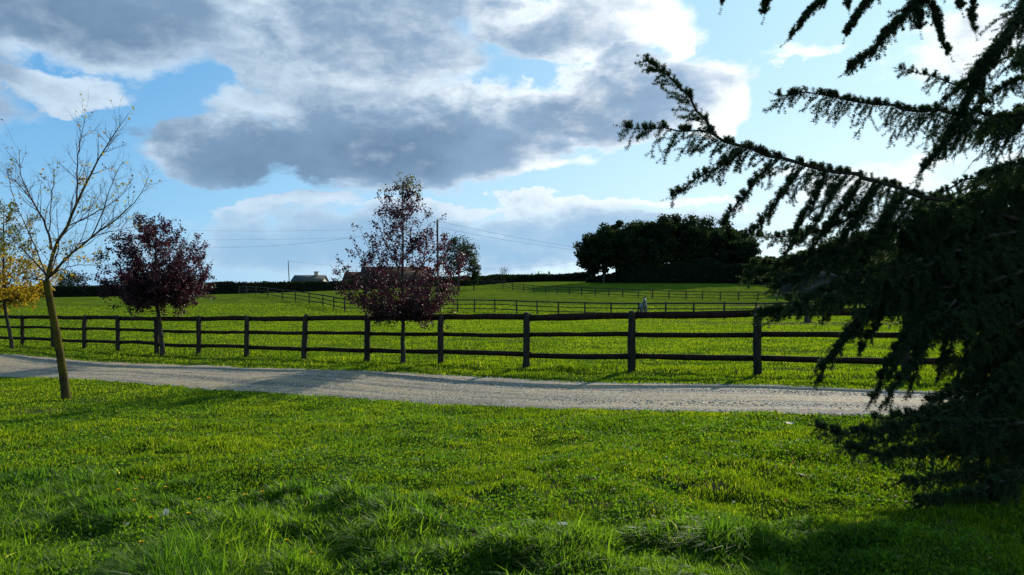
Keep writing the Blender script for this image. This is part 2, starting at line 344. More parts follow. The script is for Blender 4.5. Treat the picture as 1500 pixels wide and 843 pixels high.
# the road bed is sunk a little so that its own sheet lies on top
s_,n_=sn(gx,gy); inr=(n_>n_near(s_)+.05)&(n_<n_far(s_)-.05); gz2=gz-np.where(inr,.03,0)
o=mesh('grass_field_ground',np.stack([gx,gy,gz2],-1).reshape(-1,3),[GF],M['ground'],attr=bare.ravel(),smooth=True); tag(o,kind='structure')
ss=np.concatenate([np.arange(-14,50,.14),np.arange(50,130,1.)]); uu=np.linspace(0,1,15)
a=n_near(ss); b=n_far(ss); nn=a[:,None]*(1-uu)+b[:,None]*uu; SS=np.repeat(ss[:,None],15,1)
rx=SS*US[0]+nn*UN[0]; ry=SS*US[1]+nn*UN[1]
prof=-.025*np.exp(-((uu-.28)/.1)**2)-.025*np.exp(-((uu-.72)/.1)**2)+.01*np.exp(-((uu-.5)/.12)**2); prof=prof-np.where((uu<.01)|(uu>.99),.03,0)
rz=H0(rx,ry)+.004+.02+prof*.6+(vn(rx,ry,.5,21)-.5)*.012
i=np.arange(len(ss)-1)[:,None]*15; j=np.arange(14)[None]
o=mesh('gravel_road',np.stack([rx,ry,rz],-1).reshape(-1,3),[np.stack([i+j,i+j+1,i+16+j,i+15+j],-1).reshape(-1,4)[:,::-1]],M['road'],smooth=True); tag(o,kind='structure')
def stones(n,name):
    s=rng.uniform(-3,36,n)**1.; s=np.abs(rng.normal(0,1,n))*11-1; u=np.where(rng.random(n)<.55,rng.beta(.5,.5,n),rng.random(n)); nv=n_near(s)*(1-u)+n_far(s)*u
    x=s*US[0]+nv*UN[0]; y=s*US[1]+nv*UN[1]; z=H0(x,y)+.016; r=.006+.014*rng.random(n)**3
    D8=unit(rng.normal(size=(n,6,3))); base=np.array([(1,0,0),(-1,0,0),(0,1,0),(0,-1,0),(0,0,1),(0,0,-1)],float)
    V=np.stack([x,y,z],-1)[:,None]+(base+D8*.35)*r[:,None,None]*np.array([1.2,1.,.7])
    fc=np.array([(0,2,4),(2,1,4),(1,3,4),(3,0,4),(2,0,5),(1,2,5),(3,1,5),(0,3,5)])
    return mesh(name,V.reshape(-1,3),[(np.arange(n)[:,None,None]*6+fc).reshape(-1,3)],flat('stone',(.3,.29,.27),.8,.3,9,.5))
tag(stones(16000,'gravel_stones'),kind='stuff',label='loose pale gravel stones lying on the road',cat='gravel')
# ------------------------------------------------------------------ grass
def blades(x,y,hh,wd,lean,seed,mt,name,straw=.02,bend=.5,wind=None):
    rs=np.random.default_rng(seed); n=len(x); z=H(x,y)-.008
    th=rs.uniform(0,2*PI,n); la=rs.uniform(0,2*PI,n)
    ld=np.stack([np.cos(la),np.sin(la)],-1)*(lean*rs.uniform(.2,1.3,n))[:,None]
    if wind is not None: ld=ld+wind
    w2=np.stack([np.cos(th),np.sin(th),0*th],-1)*(wd*rs.uniform(.6,1.3,n))[:,None]*.5
    P=np.stack([x,y,z],-1); L=hh[:,None]
    m1=P+np.concatenate([ld*.35,np.full((n,1),.62)],1)*L; tl=1-.35*np.minimum(1,(ld**2).sum(1))[:,None]
    tip=P+np.concatenate([ld,tl],1)*L
    V=np.stack([P-w2,P+w2,m1+w2*.75,m1-w2*.75,tip],1).reshape(-1,3)
    i=np.arange(n)[:,None]*5; Fq=i+np.array([0,1,2,3]); Ft=i+np.array([3,2,4])
    v=rs.random(n)*.9; v=np.clip(v,0,.93); v[rs.random(n)<straw]=1.
    return mesh(name,V,[Fq,Ft],mt,attr=np.repeat(v,5))
def scatter(n,r0,r1,a0=-40,a1=40,p=2.0):
    "random points on the ground, thinning out with distance"
    u=rng.random(n)
    if p==2: r=r0*(r1/r0)**u
    else: r=(r0**(2-p)+(r1**(2-p)-r0**(2-p))*u)**(1/(2-p))
    a=np.radians(rng.uniform(a0,a1,n)); return r*np.sin(a),r*np.cos(a),r
# lawn before the road
N1=700000
x,y,r=scatter(N1,3.6,30,-39,39,1.75); s,n=sn(x,y); k=(n<n_near(s)+.06*rng.random(len(x)))
x,y,r=x[k],y[k],r[k]
lush=np.clip((6.6+.25*x*(x<0)*-1+ (fb(x,y,1.7,31)-.5)*3.2-y)/1.2,0,1); lush=np.where(x>1.2,lush*np.clip(1-(x-1.2)*.5,0.15,1),lush)
cl=fb(x,y,.8,33); keep=(bare_at(x,y)*.9<rng.random(len(x)))&((cl>.30)|(rng.random(len(x))<.45)); x,y,r,lush,cl=[q[keep] for q in (x,y,r,lush,cl)]
c2=fb(x,y,.42,35); hh=(.014+.085*np.clip((cl*.6+c2*.6)-.28,0,1)**1.7*1.8+.012*rng.random(len(x)))*(1+lush*1.6*np.clip(c2+cl-.62,0,1)*1.5); hh*=np.where(rng.random(len(x))<.02,1.6,1)
wd=.0032+.00085*r
kl=lush>.45
o=blades(x[~kl],y[~kl],hh[~kl],wd[~kl],.6,1,M['grass'],'lawn_grass',.02); tag(o,'short green lawn grass between camera and gravel road','grass',kind='stuff')
o=blades(x[kl],y[kl],hh[kl]*1.15,wd[kl]*1.55,.8,2,M['lush'],'long_grass',.006,wind=np.array([-.25,-.25])); tag(o,'longer lush grass in the foreground left and centre','grass',kind='stuff')
# clover and low broad leaves
x,y,r=scatter(170000,3.8,19,-39,39,1.9); s,n=sn(x,y); k=(n<n_near(s)-.1)&(fb(x,y,1.1,41)>.44)&(bare_at(x,y)<rng.random(len(x))); x,y,r=x[k],y[k],r[k]
C=np.stack([x,y,H(x,y)+.012+.055*rng.random(len(x))*fb(x,y,.5,43)*1.6],-1); V,F_=leaves(C,.014+.0012*r,up=1.1,aspect=.9)
o=mesh('clover',V,[F_],M['clover'],attr=np.repeat(rng.random(len(x)),4)); tag(o,'low clover and broad weed leaves spreading through the lawn','clover',kind='stuff')
# verge and paddock
x,y,r=scatter(520000,10,95,-38,38,2.0); s,n=sn(x,y); k=(n>n_far(s)-.06*rng.random(len(x))); x,y,r=x[k],y[k],r[k]
keep=(bare_at(x,y)*.9<rng.random(len(x)))&((fb(x,y,1.5,51)>.38)|(rng.random(len(x))<.4)); x,y,r=x[keep],y[keep],r[keep]
s,n=sn(x,y); fl=np.exp(-((n-15.95)/.45)**2)*1.6
tk=np.zeros(len(x))
for k in range(300):
    a_=rng.uniform(-34,34); r_=17*(80/17)**rng.random(); cx_,cy_=r_*math.sin(R(a_)),r_*math.cos(R(a_)); q=rng.uniform(.12,.4); tk=np.maximum(tk,np.clip(1.2-np.hypot(x-cx_,(y-cy_)/1.3)/q,0,1)*rng.uniform(.4,1))
hh=(.03+.05*fb(x,y,1.2,52)+.0004*r)*(1+fl*.9*vn(x,y,1.3,53)+tk*1.6); o=blades(x,y,hh*.85,.0030+.0007*r,.6,3,M['grass'],'paddock_grass',.006); tag(o,'grazed paddock grass beyond the gravel road','grass',kind='stuff')
# ------------------------------------------------------------------ fences
def at(px,Y): X=(px-750)/1180*Y; return np.array([X,Y,float(H0(X,Y))])
def post_mesh(P,h,r,seed,parent,mt,k=9):
    rs=np.random.default_rng(seed); z=np.array([-.3,0,.25,.5,.75,.93,.985,1.])*h; z[0]=-.3
    lx,ly=rs.normal(0,.014,2); wob=rs.normal(0,.006,(8,2))*(h/1.3)
    C=np.stack([P[0]+z*lx+wob[:,0],P[1]+z*ly+wob[:,1],P[2]+z],-1)
    rr=r*np.array([1.03,1.04,1,1.02,.98,.97,.86,.55])*(1+rs.normal(0,.02,8)); V,Fq=tubes([(C,rr)],k)
    V=V+rs.normal(0,r*.035,V.shape)
    return mesh('post',V,[Fq,np.arange(len(V)-k,len(V))[None]],mt,parent)
def rail_mesh(A,B,z0,hh,th,off,parent,mt,seed,name='rail'):
    rs=np.random.default_rng(seed); n=7; t=np.linspace(0,1,n); P=A[None]*(1-t[:,None])+B[None]*t[:,None]; d=unit((B-A)[:2]); nv=np.array([-d[1],d[0]])
    if nv[1]<0: nv=-nv
    bow=rs.normal(0,.012)*np.sin(t*PI); zz=P[:,2]+z0+rs.normal(0,.003,n)+bow; hw=hh*.5*(1+rs.normal(0,.05,n)); V=[]
    for i_ in range(n):
        for a_,b_ in ((-1,-1),(1,-1),(1,1),(-1,1)):
            q=P[i_,:2]+nv*(off+a_*th*.5); V.append((q[0],q[1],zz[i_]+b_*hw[i_]))
    F_=[]
    for i_ in range(n-1):
        for c in range(4): F_.append((i_*4+c,i_*4+(c+1)%4,i_*4+4+(c+1)%4,i_*4+4+c))
    F_+= [(3,2,1,0),tuple((n-1)*4+c for c in range(4))]
    return mesh(name,np.array(V),[np.array(F_)],mt,parent)
def front_Y(px):  # crossing of the view ray with the fence line
    q=(px-750)/1180; return (4.81+1.396*15.8)/(q+1.396)
pxs=[1900,1596,1328,1109,925,771,645,538,445,361,291,229.5,173,123,78,33,-8,-50,-90]
fr=root('paddock_fence',tuple(at(750,front_Y(750))),'dark brown three rail timber fence running along the far side of the gravel road','fence')
PP=[]
for i_,q in enumerate(pxs):
    P=at(q,front_Y(q)); PP.append(P); post_mesh(P,1.3*(1+.014*math.sin(i_*2.7)),.083+.004*math.sin(i_*1.9),100+i_,fr,M['fencep'])
for i_ in range(len(PP)-1):
    for z0,hh in ((1.2,.145),(.775,.10),(.31,.115)):
        d=unit(PP[i_+1]-PP[i_]); rail_mesh(PP[i_]-d*.08,PP[i_+1]+d*.08,z0+rng.normal(0,.008),hh,.05,.08+.0*i_+(.004 if i_%2 else 0),fr,M['fence'],int(z0*100)+i_*7)
def far_fence(name,label,pts,posts,h,r,mt,levels=((1.18,.12),(.76,.09),(.33,.09)),k=6):
    q0=np.array([p[0] for p in pts],float); iv=np.array([1/p[1] for p in pts])
    P=[at(px,1/np.interp(px,q0,iv)) for px in posts]
    ro=root(name,tuple(P[0]),label,'fence')
    for i_,p in enumerate(P): post_mesh(p,h,r,int(p[1]*10)+i_,ro,mt,k)
    for z0,hh in levels:
        parts=[]
        for a_,b_ in zip(P[:-1],P[1:]):
            d=unit((b_-a_)[:2]); nv=np.array([-d[1],d[0]])*.03
            if nv[1]<0: nv=-nv
            e=rng.normal(0,.012,2); Vb=[]
            for Q,ee in ((a_,e[0]),(b_,e[1])):
                for sx,sz in ((0,-1),(1,-1),(1,1),(0,1)): Vb.append((Q[0]+nv[0]*(2+sx*1.2),Q[1]+nv[1]*(2+sx*1.2),Q[2]+z0+ee+sz*hh*.5))
            parts.append((np.array(Vb),np.array([(0,1,5,4),(1,2,6,5),(2,3,7,6),(3,0,4,7)])))
        V,Fq=join(parts); mesh('rail',V,[Fq],mt,ro)
    return ro
far_fence('paddock_fence','middle timber fence crossing the paddock behind the grey horse',[(505,79.5),(620,80),(725,80),(895,70),(975,62.6),(1016,61),(1061,60),(1240,55),(1500,47)],
  [505,533,561,589,617,645,670,695,725,757,787,818,857,895.5,935,975,1016,1061,1108,1156,1206,1260,1316,1375,1440,1510],1.3,.075,M['fence2'])
far_fence('paddock_fence','timber fence slanting up the field from the middle fence to the left hedge',[(345,140),(361,130),(414,102),(473,86),(505,79.6)],
  [350,361,375,392,414,433,453,473,489,505],1.3,.075,M['fence2'])
far_fence('paddock_fence','farthest timber fence curving across the grass in front of the dark wood',[(700,190),(708,185),(751,150),(799,135),(852,122),(935,120),(1029,115),(1110,110),(1200,104),(1300,98)],
  [700,708,722,737,751,767,782,799,816,834,852,872,892,912,935,956,980,1005,1029,1055,1082,1110,1138,1166,1195,1226,1258,1292],1.3,.085,M['fence2'])
# ------------------------------------------------------------------ trees
def poly(pts,n,wob=.0,rs=None):
    pts=np.asarray(pts,float); d=np.r_[0,np.cumsum(np.linalg.norm(np.diff(pts,axis=0),axis=1))]; t=np.linspace(0,d[-1],n)
    P=np.stack([np.interp(t,d,pts[:,c]) for c in range(3)],-1)
    for _ in range(2): P[1:-1]=.25*P[:-2]+.5*P[1:-1]+.25*P[2:]
    if wob: P[1:-1]+= (rs or rng).normal(0,wob,(n-2,3))
    return P
def P3(px,py,Y): return np.array([(px-750)/1180*Y,Y,1.57+(415-py)/1180*Y])
def twigs_from(P,r,n,L,rs,up=.35,t0=.25,k=5,spread=.9):
    out=[]
    for t in rs.uniform(t0,1,n):
        i_=t*(len(P)-1); a_=int(min(i_,len(P)-2)); f=i_-a_; p=P[a_]*(1-f)+P[a_+1]*f; T=unit(P[a_+1]-P[a_])
        d=unit(T*.75+unit(rs.normal(size=3))*spread+np.array([0,0,up*.5])); l=L*rs.uniform(.45,1.2)*(1.15-.5*t)
        q=[p]
        for j_ in range(k): d=unit(d+rs.normal(0,.13,3)+np.array([0,0,up*.16])); q.append(q[-1]+d*l/k)
        rr=np.interp(i_,np.arange(len(P)),r); r0=min(rr*.6,.003+l*.010); out.append((np.array(q),np.linspace(r0,max(.0012,r0*.25),k+1)))
    return out
def along(lines,per_m,rs,jit=.03):
    C=[]
    for P,r in lines:
        L=np.linalg.norm(np.diff(P,axis=0),axis=1).sum(); n=max(1,rs.poisson(L*per_m)); t=rs.random(n)**.8*(len(P)-1); a_=np.minimum(t.astype(int),len(P)-2); f=(t-a_)[:,None]
        C.append(P[a_]*(1-f)+P[a_+1]*f+rs.normal(0,jit,(n,3)))
    return np.concatenate(C)
# bare young tree in front of the road, limbs laid out as they grow
Y1=hit(98,588)[1]
def z1(px,py,d=0): return P3(px,py,Y1-.35+d)
rs=np.random.default_rng(3)
tr=root('young_maple',tuple(at(98,Y1)),'leaning young maple with yellow green bark and nearly bare crown before the road','tree')
b0=at(98,Y1); trunk=poly([b0-np.array([0,0,.15]),b0,z1(90,530,.3),z1(81,480,.2),z1(73,440,.1),z1(68,412)],16); rt=np.interp(np.linspace(0,1,16),[0,.07,.2,1],[.125,.095,.080,.066])
V,Fq=tubes([(trunk,rt)],12); mesh('trunk',V,[Fq],M['mossbark'],tr,smooth=True)
def zz(lst,d0=0,d1=0):
    n=len(lst); return [z1(a_/3.009,150+b_/3.009,d0+(d1-d0)*i_/(n-1)) for i_,(a_,b_) in enumerate(lst)]
LM=[([(205,795),(220,700),(235,640),(285,565),(330,470),(370,370),(430,250),(490,180),(510,120),(570,45)],.052,0,.5),
([(335,450),(340,330),(350,190),(370,100),(375,60)],.022,0,-.3),([(228,650),(215,560),(150,450),(90,330),(85,210)],.03,0,-.7),
([(212,775),(290,690),(400,600),(530,500),(620,420),(655,330)],.036,0,.9),([(400,600),(440,520),(480,400),(510,310),(545,265)],.018,.5,-.1),
([(203,760),(150,700),(90,640),(35,585)],.024,0,-.8),([(215,570),(225,450),(240,310)],.016,0,.5),([(300,545),(400,500),(500,440),(580,370)],.016,.1,-.6),
([(350,625),(450,580),(560,560),(610,540)],.014,.3,1.1),([(205,790),(140,770),(60,790)],.018,0,.7),([(250,610),(330,540),(400,470),(430,400)],.014,0,1.0),
([(208,780),(260,740),(330,715),(440,720)],.016,0,-1.1),([(206,785),(180,700),(120,560),(60,430),(30,300)],.018,0,1.2),([(204,790),(230,740),(260,620),(250,470)],.018,0,-1.3),([(210,780),(250,730),(330,660),(380,560),(400,440)],.018,0,-1.6),([(150,450),(130,420),(60,340),(30,310)],.009,-.3,.3)]
limbs=[];tw=[]
for pts,r0,d0,d1 in LM:
    P=poly(zz(pts,d0,d1),14,.008,rs); r=np.linspace(r0*.8,.0035,14); limbs.append((P,r)); t1=twigs_from(P,r,int(10+r0*330),.75,rs,.45,.25,6,.8); tw+=t1
    for q in t1: tw+=twigs_from(q[0],q[1],4,.28,rs,.35,.2,4,.9)
for P,r in limbs: V,Fq=tubes([(P,r)],7); mesh('limb',V,[Fq],M['twig'] if r[0]<.027 else M['mossbark'],tr,smooth=True)
V,Fq=tubes(tw,3); mesh('twigs',V,[Fq],M['twig'],tr)
C=along(tw,3.4,rs,.03); zmax=C[:,2]; keep=rs.random(len(C))<np.where(zmax<2.3,.95,.22)*1.0; C=C[keep]
for cx_,cy_,m_ in ((120,265,60),(175,273,16),(62,257,10),(123,175,9),(190,163,6),(28,222,5),(130,303,14)):
    C=np.concatenate([C,z1(cx_,cy_)+rs.normal(0,.06,(m_,3))])
V,F_=leaves(C,.058); mesh('leaves',V,[F_],M['yellow'],tr,attr=np.repeat(.25+.75*rs.random(len(C)),4))

def crown_tree(name,label,base,H_,fork,prof,nl,leaf_n,leaf_s,lm,seed,r_t=.07,lean=(0,0),top_green=0,droop=0,bm='bark',cat='tree',group=None,seg=10,twn=9,twL=.5,low=0):
    "prof: list of (height, half width)"
    rs=np.random.default_rng(seed); base=np.array(base,float); ro=root(name,tuple(base),label,cat,group)
    ph=np.array([p[0] for p in prof]); pw=np.array([p[1] for p in prof])
    n=14; z=np.linspace(-.15,H_*.93,n); C=np.stack([base[0]+lean[0]*np.clip(z/fork,0,1)**1.2*1+rs.normal(0,.006*H_/5,n),base[1]+lean[1]*np.clip(z/fork,0,1)+rs.normal(0,.006*H_/5,n),base[2]+z],-1)
    r=np.interp(z,[-.15,0,.25,fork,H_],[r_t*1.5,r_t*1.25,r_t,r_t*.78,.006]); V,Fq=tubes([(C,r)],9); mesh('trunk',V,[Fq],M[bm],ro,smooth=True)
    lim=[];tws=[]
    for i_ in range(nl):
        f=(i_+.5)/nl; a_=i_*2.399+rs.normal(0,.3); hs=np.linspace(ph[0],H_*.97,60); ws=np.interp(hs,ph,pw)+.35; cw=np.cumsum(ws)/ws.sum(); he=float(np.interp(np.clip(f+rs.normal(0,.02),0,1),cw,hs))
        wmax=np.interp(he,ph,pw)*(rs.uniform(.3,1.15)**.6 if low else rs.uniform(.45,1.05)**.6); h0=max(fork,min(he-wmax*rs.uniform(.8,1.6),H_*.9)); p0=np.array([np.interp(base[2]+h0,C[:,2],C[:,c]) for c in range(3)])
        c0=np.interp(base[2]+he,C[:,2],C[:,0]),np.interp(base[2]+he,C[:,2],C[:,1])
        p1=np.array([c0[0]+math.cos(a_)*wmax,c0[1]+math.sin(a_)*wmax,base[2]+he]); t=np.linspace(0,1,seg)[:,None]
        P=p0*(1-t)+p1*t+np.array([0,0,1.])*(-.10*(1 if he-h0>.3 else -1.4))*np.sin(t*PI)*(he-h0+.2)+rs.normal(0,.012*H_/5,(seg,3)); P[0]=p0
        rr=np.linspace(max(.008,np.interp(h0,z,r)*.42),.004,seg); lim.append((P,rr)); t1=twigs_from(P,rr,twn,twL,rs,.35,.15,4,.9); tws+=t1
        for q in t1: tws+=twigs_from(q[0],q[1],2,twL*.45,rs,.25,.2,3,.9)
    for P,rr in lim: V,Fq=tubes([(P,rr)],5); mesh('limb',V,[Fq],M[bm],ro)
    V,Fq=tubes(tws,3); mesh('twigs',V,[Fq],M['twig'],ro)
    L=sum(np.linalg.norm(np.diff(P,axis=0),axis=1).sum() for P,_ in tws); Cc=along(tws,leaf_n/L,rs,leaf_s*.6); V,F_=leaves(Cc,leaf_s,rs=rs)
    if low: kp=rs.random(len(Cc))<np.clip(.34+(Cc[:,2]-base[2]-1.2)*.36,0,1); Cc=Cc[kp]; V,F_=leaves(Cc,leaf_s,rs=rs)
    v=rs.random(len(Cc))*.9
    if top_green: v=np.where((Cc[:,2]-base[2]>H_*top_green)&(rs.random(len(Cc))<np.clip((Cc[:,2]-base[2]-H_*top_green)/(H_*.12),0,1)),1.,v)
    if lm is M['yellow']: v=np.clip(v*.7+np.clip((4.2-(Cc[:,2]-base[2]))/2.,-.1,.42),0,.9)
    mesh('leaves',V,[F_],lm,ro,attr=np.repeat(v,4)); return ro
def B(px,py): return hit(px,py)
crown_tree('purple_plum_tree','young dark red plum tree with open crown and greenish tip before the fence',B(590,533),5.15,1.12,
  [(1.3,1.5),(1.75,1.9),(2.4,1.95),(3.1,1.7),(3.7,1.25),(4.15,.7),(4.6,.32),(5.2,.08)],74,19000,.062,M['purple'],21,.062,(0,0),.84,twn=9,twL=.5)
crown_tree('purple_plum_tree','dense round purple plum tree with a slanting trunk near the leaning maple',B(239,521),4.85,2.05,
  [(1.55,1.2),(2.0,2.0),(2.8,2.2),(3.6,1.85),(4.2,1.25),(4.8,.5)],84,36000,.074,M['purple'],22,.075,(-.3,.1),0,droop=1,twn=9,twL=.6)
crown_tree('field_maple','yellow and green leaved maple cut by the left edge of the photo',B(18,511),6.0,1.9,
  [(1.6,1.),(2.2,2.),(3.2,2.1),(4.6,1.6),(6,.4)],40,12000,.09,M['yellow'],23,.075,(-.35,0),0,droop=1,twn=9,twL=.75)

def far_tree(name,label,px,ytop,hw_px,Y,seed,n=3600,ls=.36,bm='bark',lm='dark',trunk_h=.28,group=None,gap=.0,hwf=1.,cat='tree'):
    rs=np.random.default_rng(seed); X=(px-750)/1180*Y; gz_=float(H0(X,Y)); top=1.57+(415-ytop)/1180*Y; Ht=top-gz_; hw=hw_px/1180*Y
    ro=root(name,(X,Y,gz_),label,cat,group); c0=np.array([X,Y,gz_+Ht*(trunk_h+1)/2]); rz_=Ht*(1-trunk_h)/2
    tp=poly([(X,Y,gz_-.3),(X+rs.normal(0,.3),Y,gz_+Ht*.3),(X+rs.normal(0,.5),Y,gz_+Ht*.8)],8); V,Fq=tubes([(tp,np.linspace(Ht*.022,Ht*.006,8))],7); mesh('trunk',V,[Fq],M[bm],ro)
    nc=64; Ht*=1.0; d=unit(rs.normal(size=(nc,3))); rad_=rs.uniform(.25,1,nc)[:,None]**.6; cc=c0+d*rad_*np.array([hw,hw*hwf,rz_])*.84
    lim=[]
    for q in cc[::2]:
        h0=gz_+Ht*rs.uniform(.22,.6); p0=np.array([np.interp(h0,tp[:,2],tp[:,c]) for c in range(3)]); lim.append((poly([p0,(p0+q)/2+np.array([0,0,-.03*Ht]),q],6,.05,rs),np.linspace(Ht*.008,Ht*.002,6)))
    V,Fq=tubes(lim,4); mesh('limbs',V,[Fq],M[bm],ro)
    which=rs.integers(0,nc,n); cs=rs.uniform(.20,.46,nc)[which][:,None]*min(hw,rz_)*rs.uniform(.95,1.2)
    C=cc[which]+unit(rs.normal(size=(n,3)))*rs.random((n,1))**.45*cs*np.array([1,1,.75]); V,F_=leaves(C,ls,rs=rs,aspect=.8)
    v=np.clip(rs.uniform(0,.35,nc)[which]+rs.random(n)*.6,0,1); mesh('crown',V,[F_],M[lm],ro,attr=np.repeat(v,4)); return ro
ordn=['first','second','third','fourth','fifth','sixth','seventh','eighth','ninth','tenth','eleventh','twelfth']
wood=[(866,331,23,171),(884,318,22,167),(903,317,24,171),(922,317,24,166),(945,309,27,170),(969,306,28,166),(993,308,27,170),(1016,305,28,166),(1040,308,27,170),(1058,317,24,166),(1078,328,24,168),(1098,346,22,164)]
for i_,(a_,b_,c_,d_) in enumerate(wood):
    far_tree('woodland_tree','%s tall dark tree from the left along the skyline of the wood'%ordn[i_],a_,b_,c_,d_,300+i_,9500,.46,group='tall trees of the dark wood',trunk_h=.10 if i_<3 else .03)
low=[('low bushy tree just right of the tall wood',1122,372,24,160),('low dark tree seen beside the distant crossarm pole',1152,373,26,155),('rounded tree behind the cedar boughs, right of the crossarm pole',1190,362,28,160),('taller tree showing through the cedar above the barn',1228,345,32,151),('broad tree behind the cedar, left of the parked car',1275,350,36,147),('dark tree above the parked car',1330,352,38,143),('far tree glimpsed through the densest cedar boughs',1400,348,42,139),('tree standing behind the cedar trunk at the right edge',1480,345,46,134)]
for i_,(lb,a_,b_,c_,d_) in enumerate(low): far_tree('woodland_tree',lb,a_,b_,c_,d_,330+i_,6500,.42,trunk_h=.08)
far_tree('apple_tree','spreading orchard tree with open crown just right of the middle plum tree',672,346,34,148,350,5200,.26,trunk_h=.25,hwf=.9)
far_tree('bushy_tree','dense bushy tree at the right side of the orchard tree',694,376,11,150,351,1800,.26,trunk_h=.05)
far_tree('bare_tree','small pale nearly bare tree on the skyline right of the orchard tree',738,390,11,260,352,240,.3,trunk_h=.3)
far_tree('distant_tree','round grey green tree on the skyline behind the leaning maple',101,392,20,240,353,1800,.45,trunk_h=.2)
far_tree('distant_tree','low dark tree on the skyline right of the purple plum tree',279,408,11,200,354,900,.4,trunk_h=.1)
for i_,(a_,b_,c_) in enumerate([(781,396,5),(788,394,5),(795,393.5,5),(803,394,6)]):
    far_tree('distant_tree','%s of the four pale trees in a row above the hedge, counted from the left'%ordn[i_],a_,b_,c_,300,360+i_,320,.5,group='pale trees above the hedge',lm='clover',trunk_h=.1)
# hedge
def hedge(name,label,pts,n,seed,th=1.6,ls=.3,hv=.35):
    rs=np.random.default_rng(seed); P=[];T=[]
    for px,yt,Y in pts: X=(px-750)/1180*Y; P.append((X,Y,float(H0(X,Y)))); T.append(1.57+(415-yt)/1180*Y)
    P=np.array(P);T=np.array(T); d=np.r_[0,np.cumsum(np.linalg.norm(np.diff(P[:,:2],axis=0),axis=1))]
    m_=int(d[-1]/1.0); t=np.linspace(0,d[-1],m_); Q=np.stack([np.interp(t,d,P[:,c]) for c in range(3)],-1); tt=np.interp(t,d,T); Q[:,2]=H0(Q[:,0],Q[:,1])
    tt=tt+(vn(t,0*t,5,seed)-.5)*hv+(vn(t,0*t,1.7,seed+2)-.5)*hv*.5; tan=unit(np.gradient(Q[:,:2],axis=0)); nv=np.stack([-tan[:,1],tan[:,0]],-1)
    prof=[(-.5,-.3,0),(-.55,0,.5),(-.45,0,.85),(-.2,0,.97),(.2,0,.97),(.45,0,.85),(.55,0,.5),(.5,-.3,0)]
    ro=root(name,tuple(Q[m_//2]),label,'hedge'); V=[]
    for a_,z_,f in prof: V.append(np.concatenate([Q[:,:2]+nv*a_*th,(Q[:,2]+z_+(tt-Q[:,2]-.12)*f)[:,None]],1))
    V=np.stack(V,1); V[:,1:-1]+=rs.normal(0,.08,(m_,6,3)); k=8; i=np.arange(m_-1)[:,None]*k; j=np.arange(k-1)[None]
    mesh('hedge_core',V.reshape(-1,3),[np.stack([i+j,i+j+1,i+k+j+1,i+k+j],-1).reshape(-1,4)],flat('hedge_inside',(.007,.010,.006),1.,.0),ro)  # solid dark core added behind the surface leaves
    ii=rs.integers(0,m_-1,n); f=rs.random(n)[:,None]; jj=rs.integers(0,k-1,n); g=rs.random(n)[:,None]
    C=(V[ii,jj]*(1-f)+V[ii+1,jj]*f)*(1-g)+(V[ii,jj+1]*(1-f)+V[ii+1,jj+1]*f)*g+rs.normal(0,.11,(n,3)); V2,F_=leaves(C,ls,rs=rs,aspect=.8)
    mesh('foliage',V2,[F_],M['hedge'],ro,attr=np.repeat(rs.random(n),4)); return ro
hedge('field_hedge','long dark hedge topping the field between the left edge and the orchard tree',[(-620,430,120),(-300,426,134),(-80,422,147),(0,420.5,150),(200,417,151),(350,413,152),(480,411.5,158),(600,409,168),(690,404.5,186)],38000,71)
hedge('field_hedge','dark hedge with level top between the orchard tree and the wood',[(692,404,188),(760,402.2,205),(820,401.5,196),(868,399,180)],12000,72)
hedge('undergrowth','tall dark undergrowth filling the foot of the wood',[(866,402,172),(898,397,168),(930,388,166),(1000,386,164),(1080,386,160),(1140,392,150),(1240,394,134),(1350,396,124),(1500,398,116),(1750,392,104)],34000,73,3.,.36,2.6)
# ------------------------------------------------------------------ far buildings, poles, wires
def wall_roof(ro,x0,x1,y0,y1,z0,ze,zr,mw,mr,nr='roof'):
    V,Fq=box(x0,x1,y0,y1,z0,ze); mesh('wall',V,[Fq],mw,ro); ym=(y0+y1)/2; o_=.3
    V=np.array([(x0-o_,y0-o_,ze-.1),(x1+o_,y0-o_,ze-.1),(x1+o_,ym,zr),(x0-o_,ym,zr),(x0-o_,y1+o_,ze-.1),(x1+o_,y1+o_,ze-.1)]); V2=V-np.array([0,0,.18])
    VV=np.concatenate([V,V2]); Fq=[(0,1,2,3),(3,2,5,4),(6,9,8,7),(9,10,11,8),(0,6,7,1),(4,5,11,10),(0,3,9,6),(3,4,10,9),(1,7,8,2),(2,8,11,5)]
    g=np.array([(x0,y0,ze),(x0,y1,ze),(x0,ym,zr-.15),(x1,y0,ze),(x1,y1,ze),(x1,ym,zr-.15)]); mesh(nr,VV,[np.array(Fq)],mr,ro); mesh('gable',g,[np.array([(0,2,1),(3,4,5)])],mw,ro)
mw=flat('house_wall',(.30,.28,.24)); mr=flat('slate_roof',(.05,.05,.052),.85,.1,2); mr2=flat('brown_tile_roof',(.045,.026,.02),.9,.05,2)
def xz(px,py,Y): q=P3(px,py,Y); return q[0],q[2]
Yh=185; x0,ze=xz(428,411,Yh); x1,_=xz(471,411,Yh); _,zr=xz(0,403.2,Yh); zg=float(H0((x0+x1)/2,Yh)); 
ro=root('house',((x0+x1)/2,Yh+3,zg),'small house with grey roof and one end chimney showing above the hedge','house'); wall_roof(ro,x0,x1,Yh,Yh+6,zg,ze,zr,mw,mr)
cx,cz=xz(463.5,398.8,Yh+3); V,Fq=box(cx-.42,cx+.42,Yh+2.6,Yh+3.4,zr-.6,cz); c_=mesh('chimney',V,[Fq],mw,ro)
V,Fq=box(cx-.5,cx+.5,Yh+2.5,Yh+3.5,cz,cz+.12); mesh('cap',V,[Fq],mr,ro)
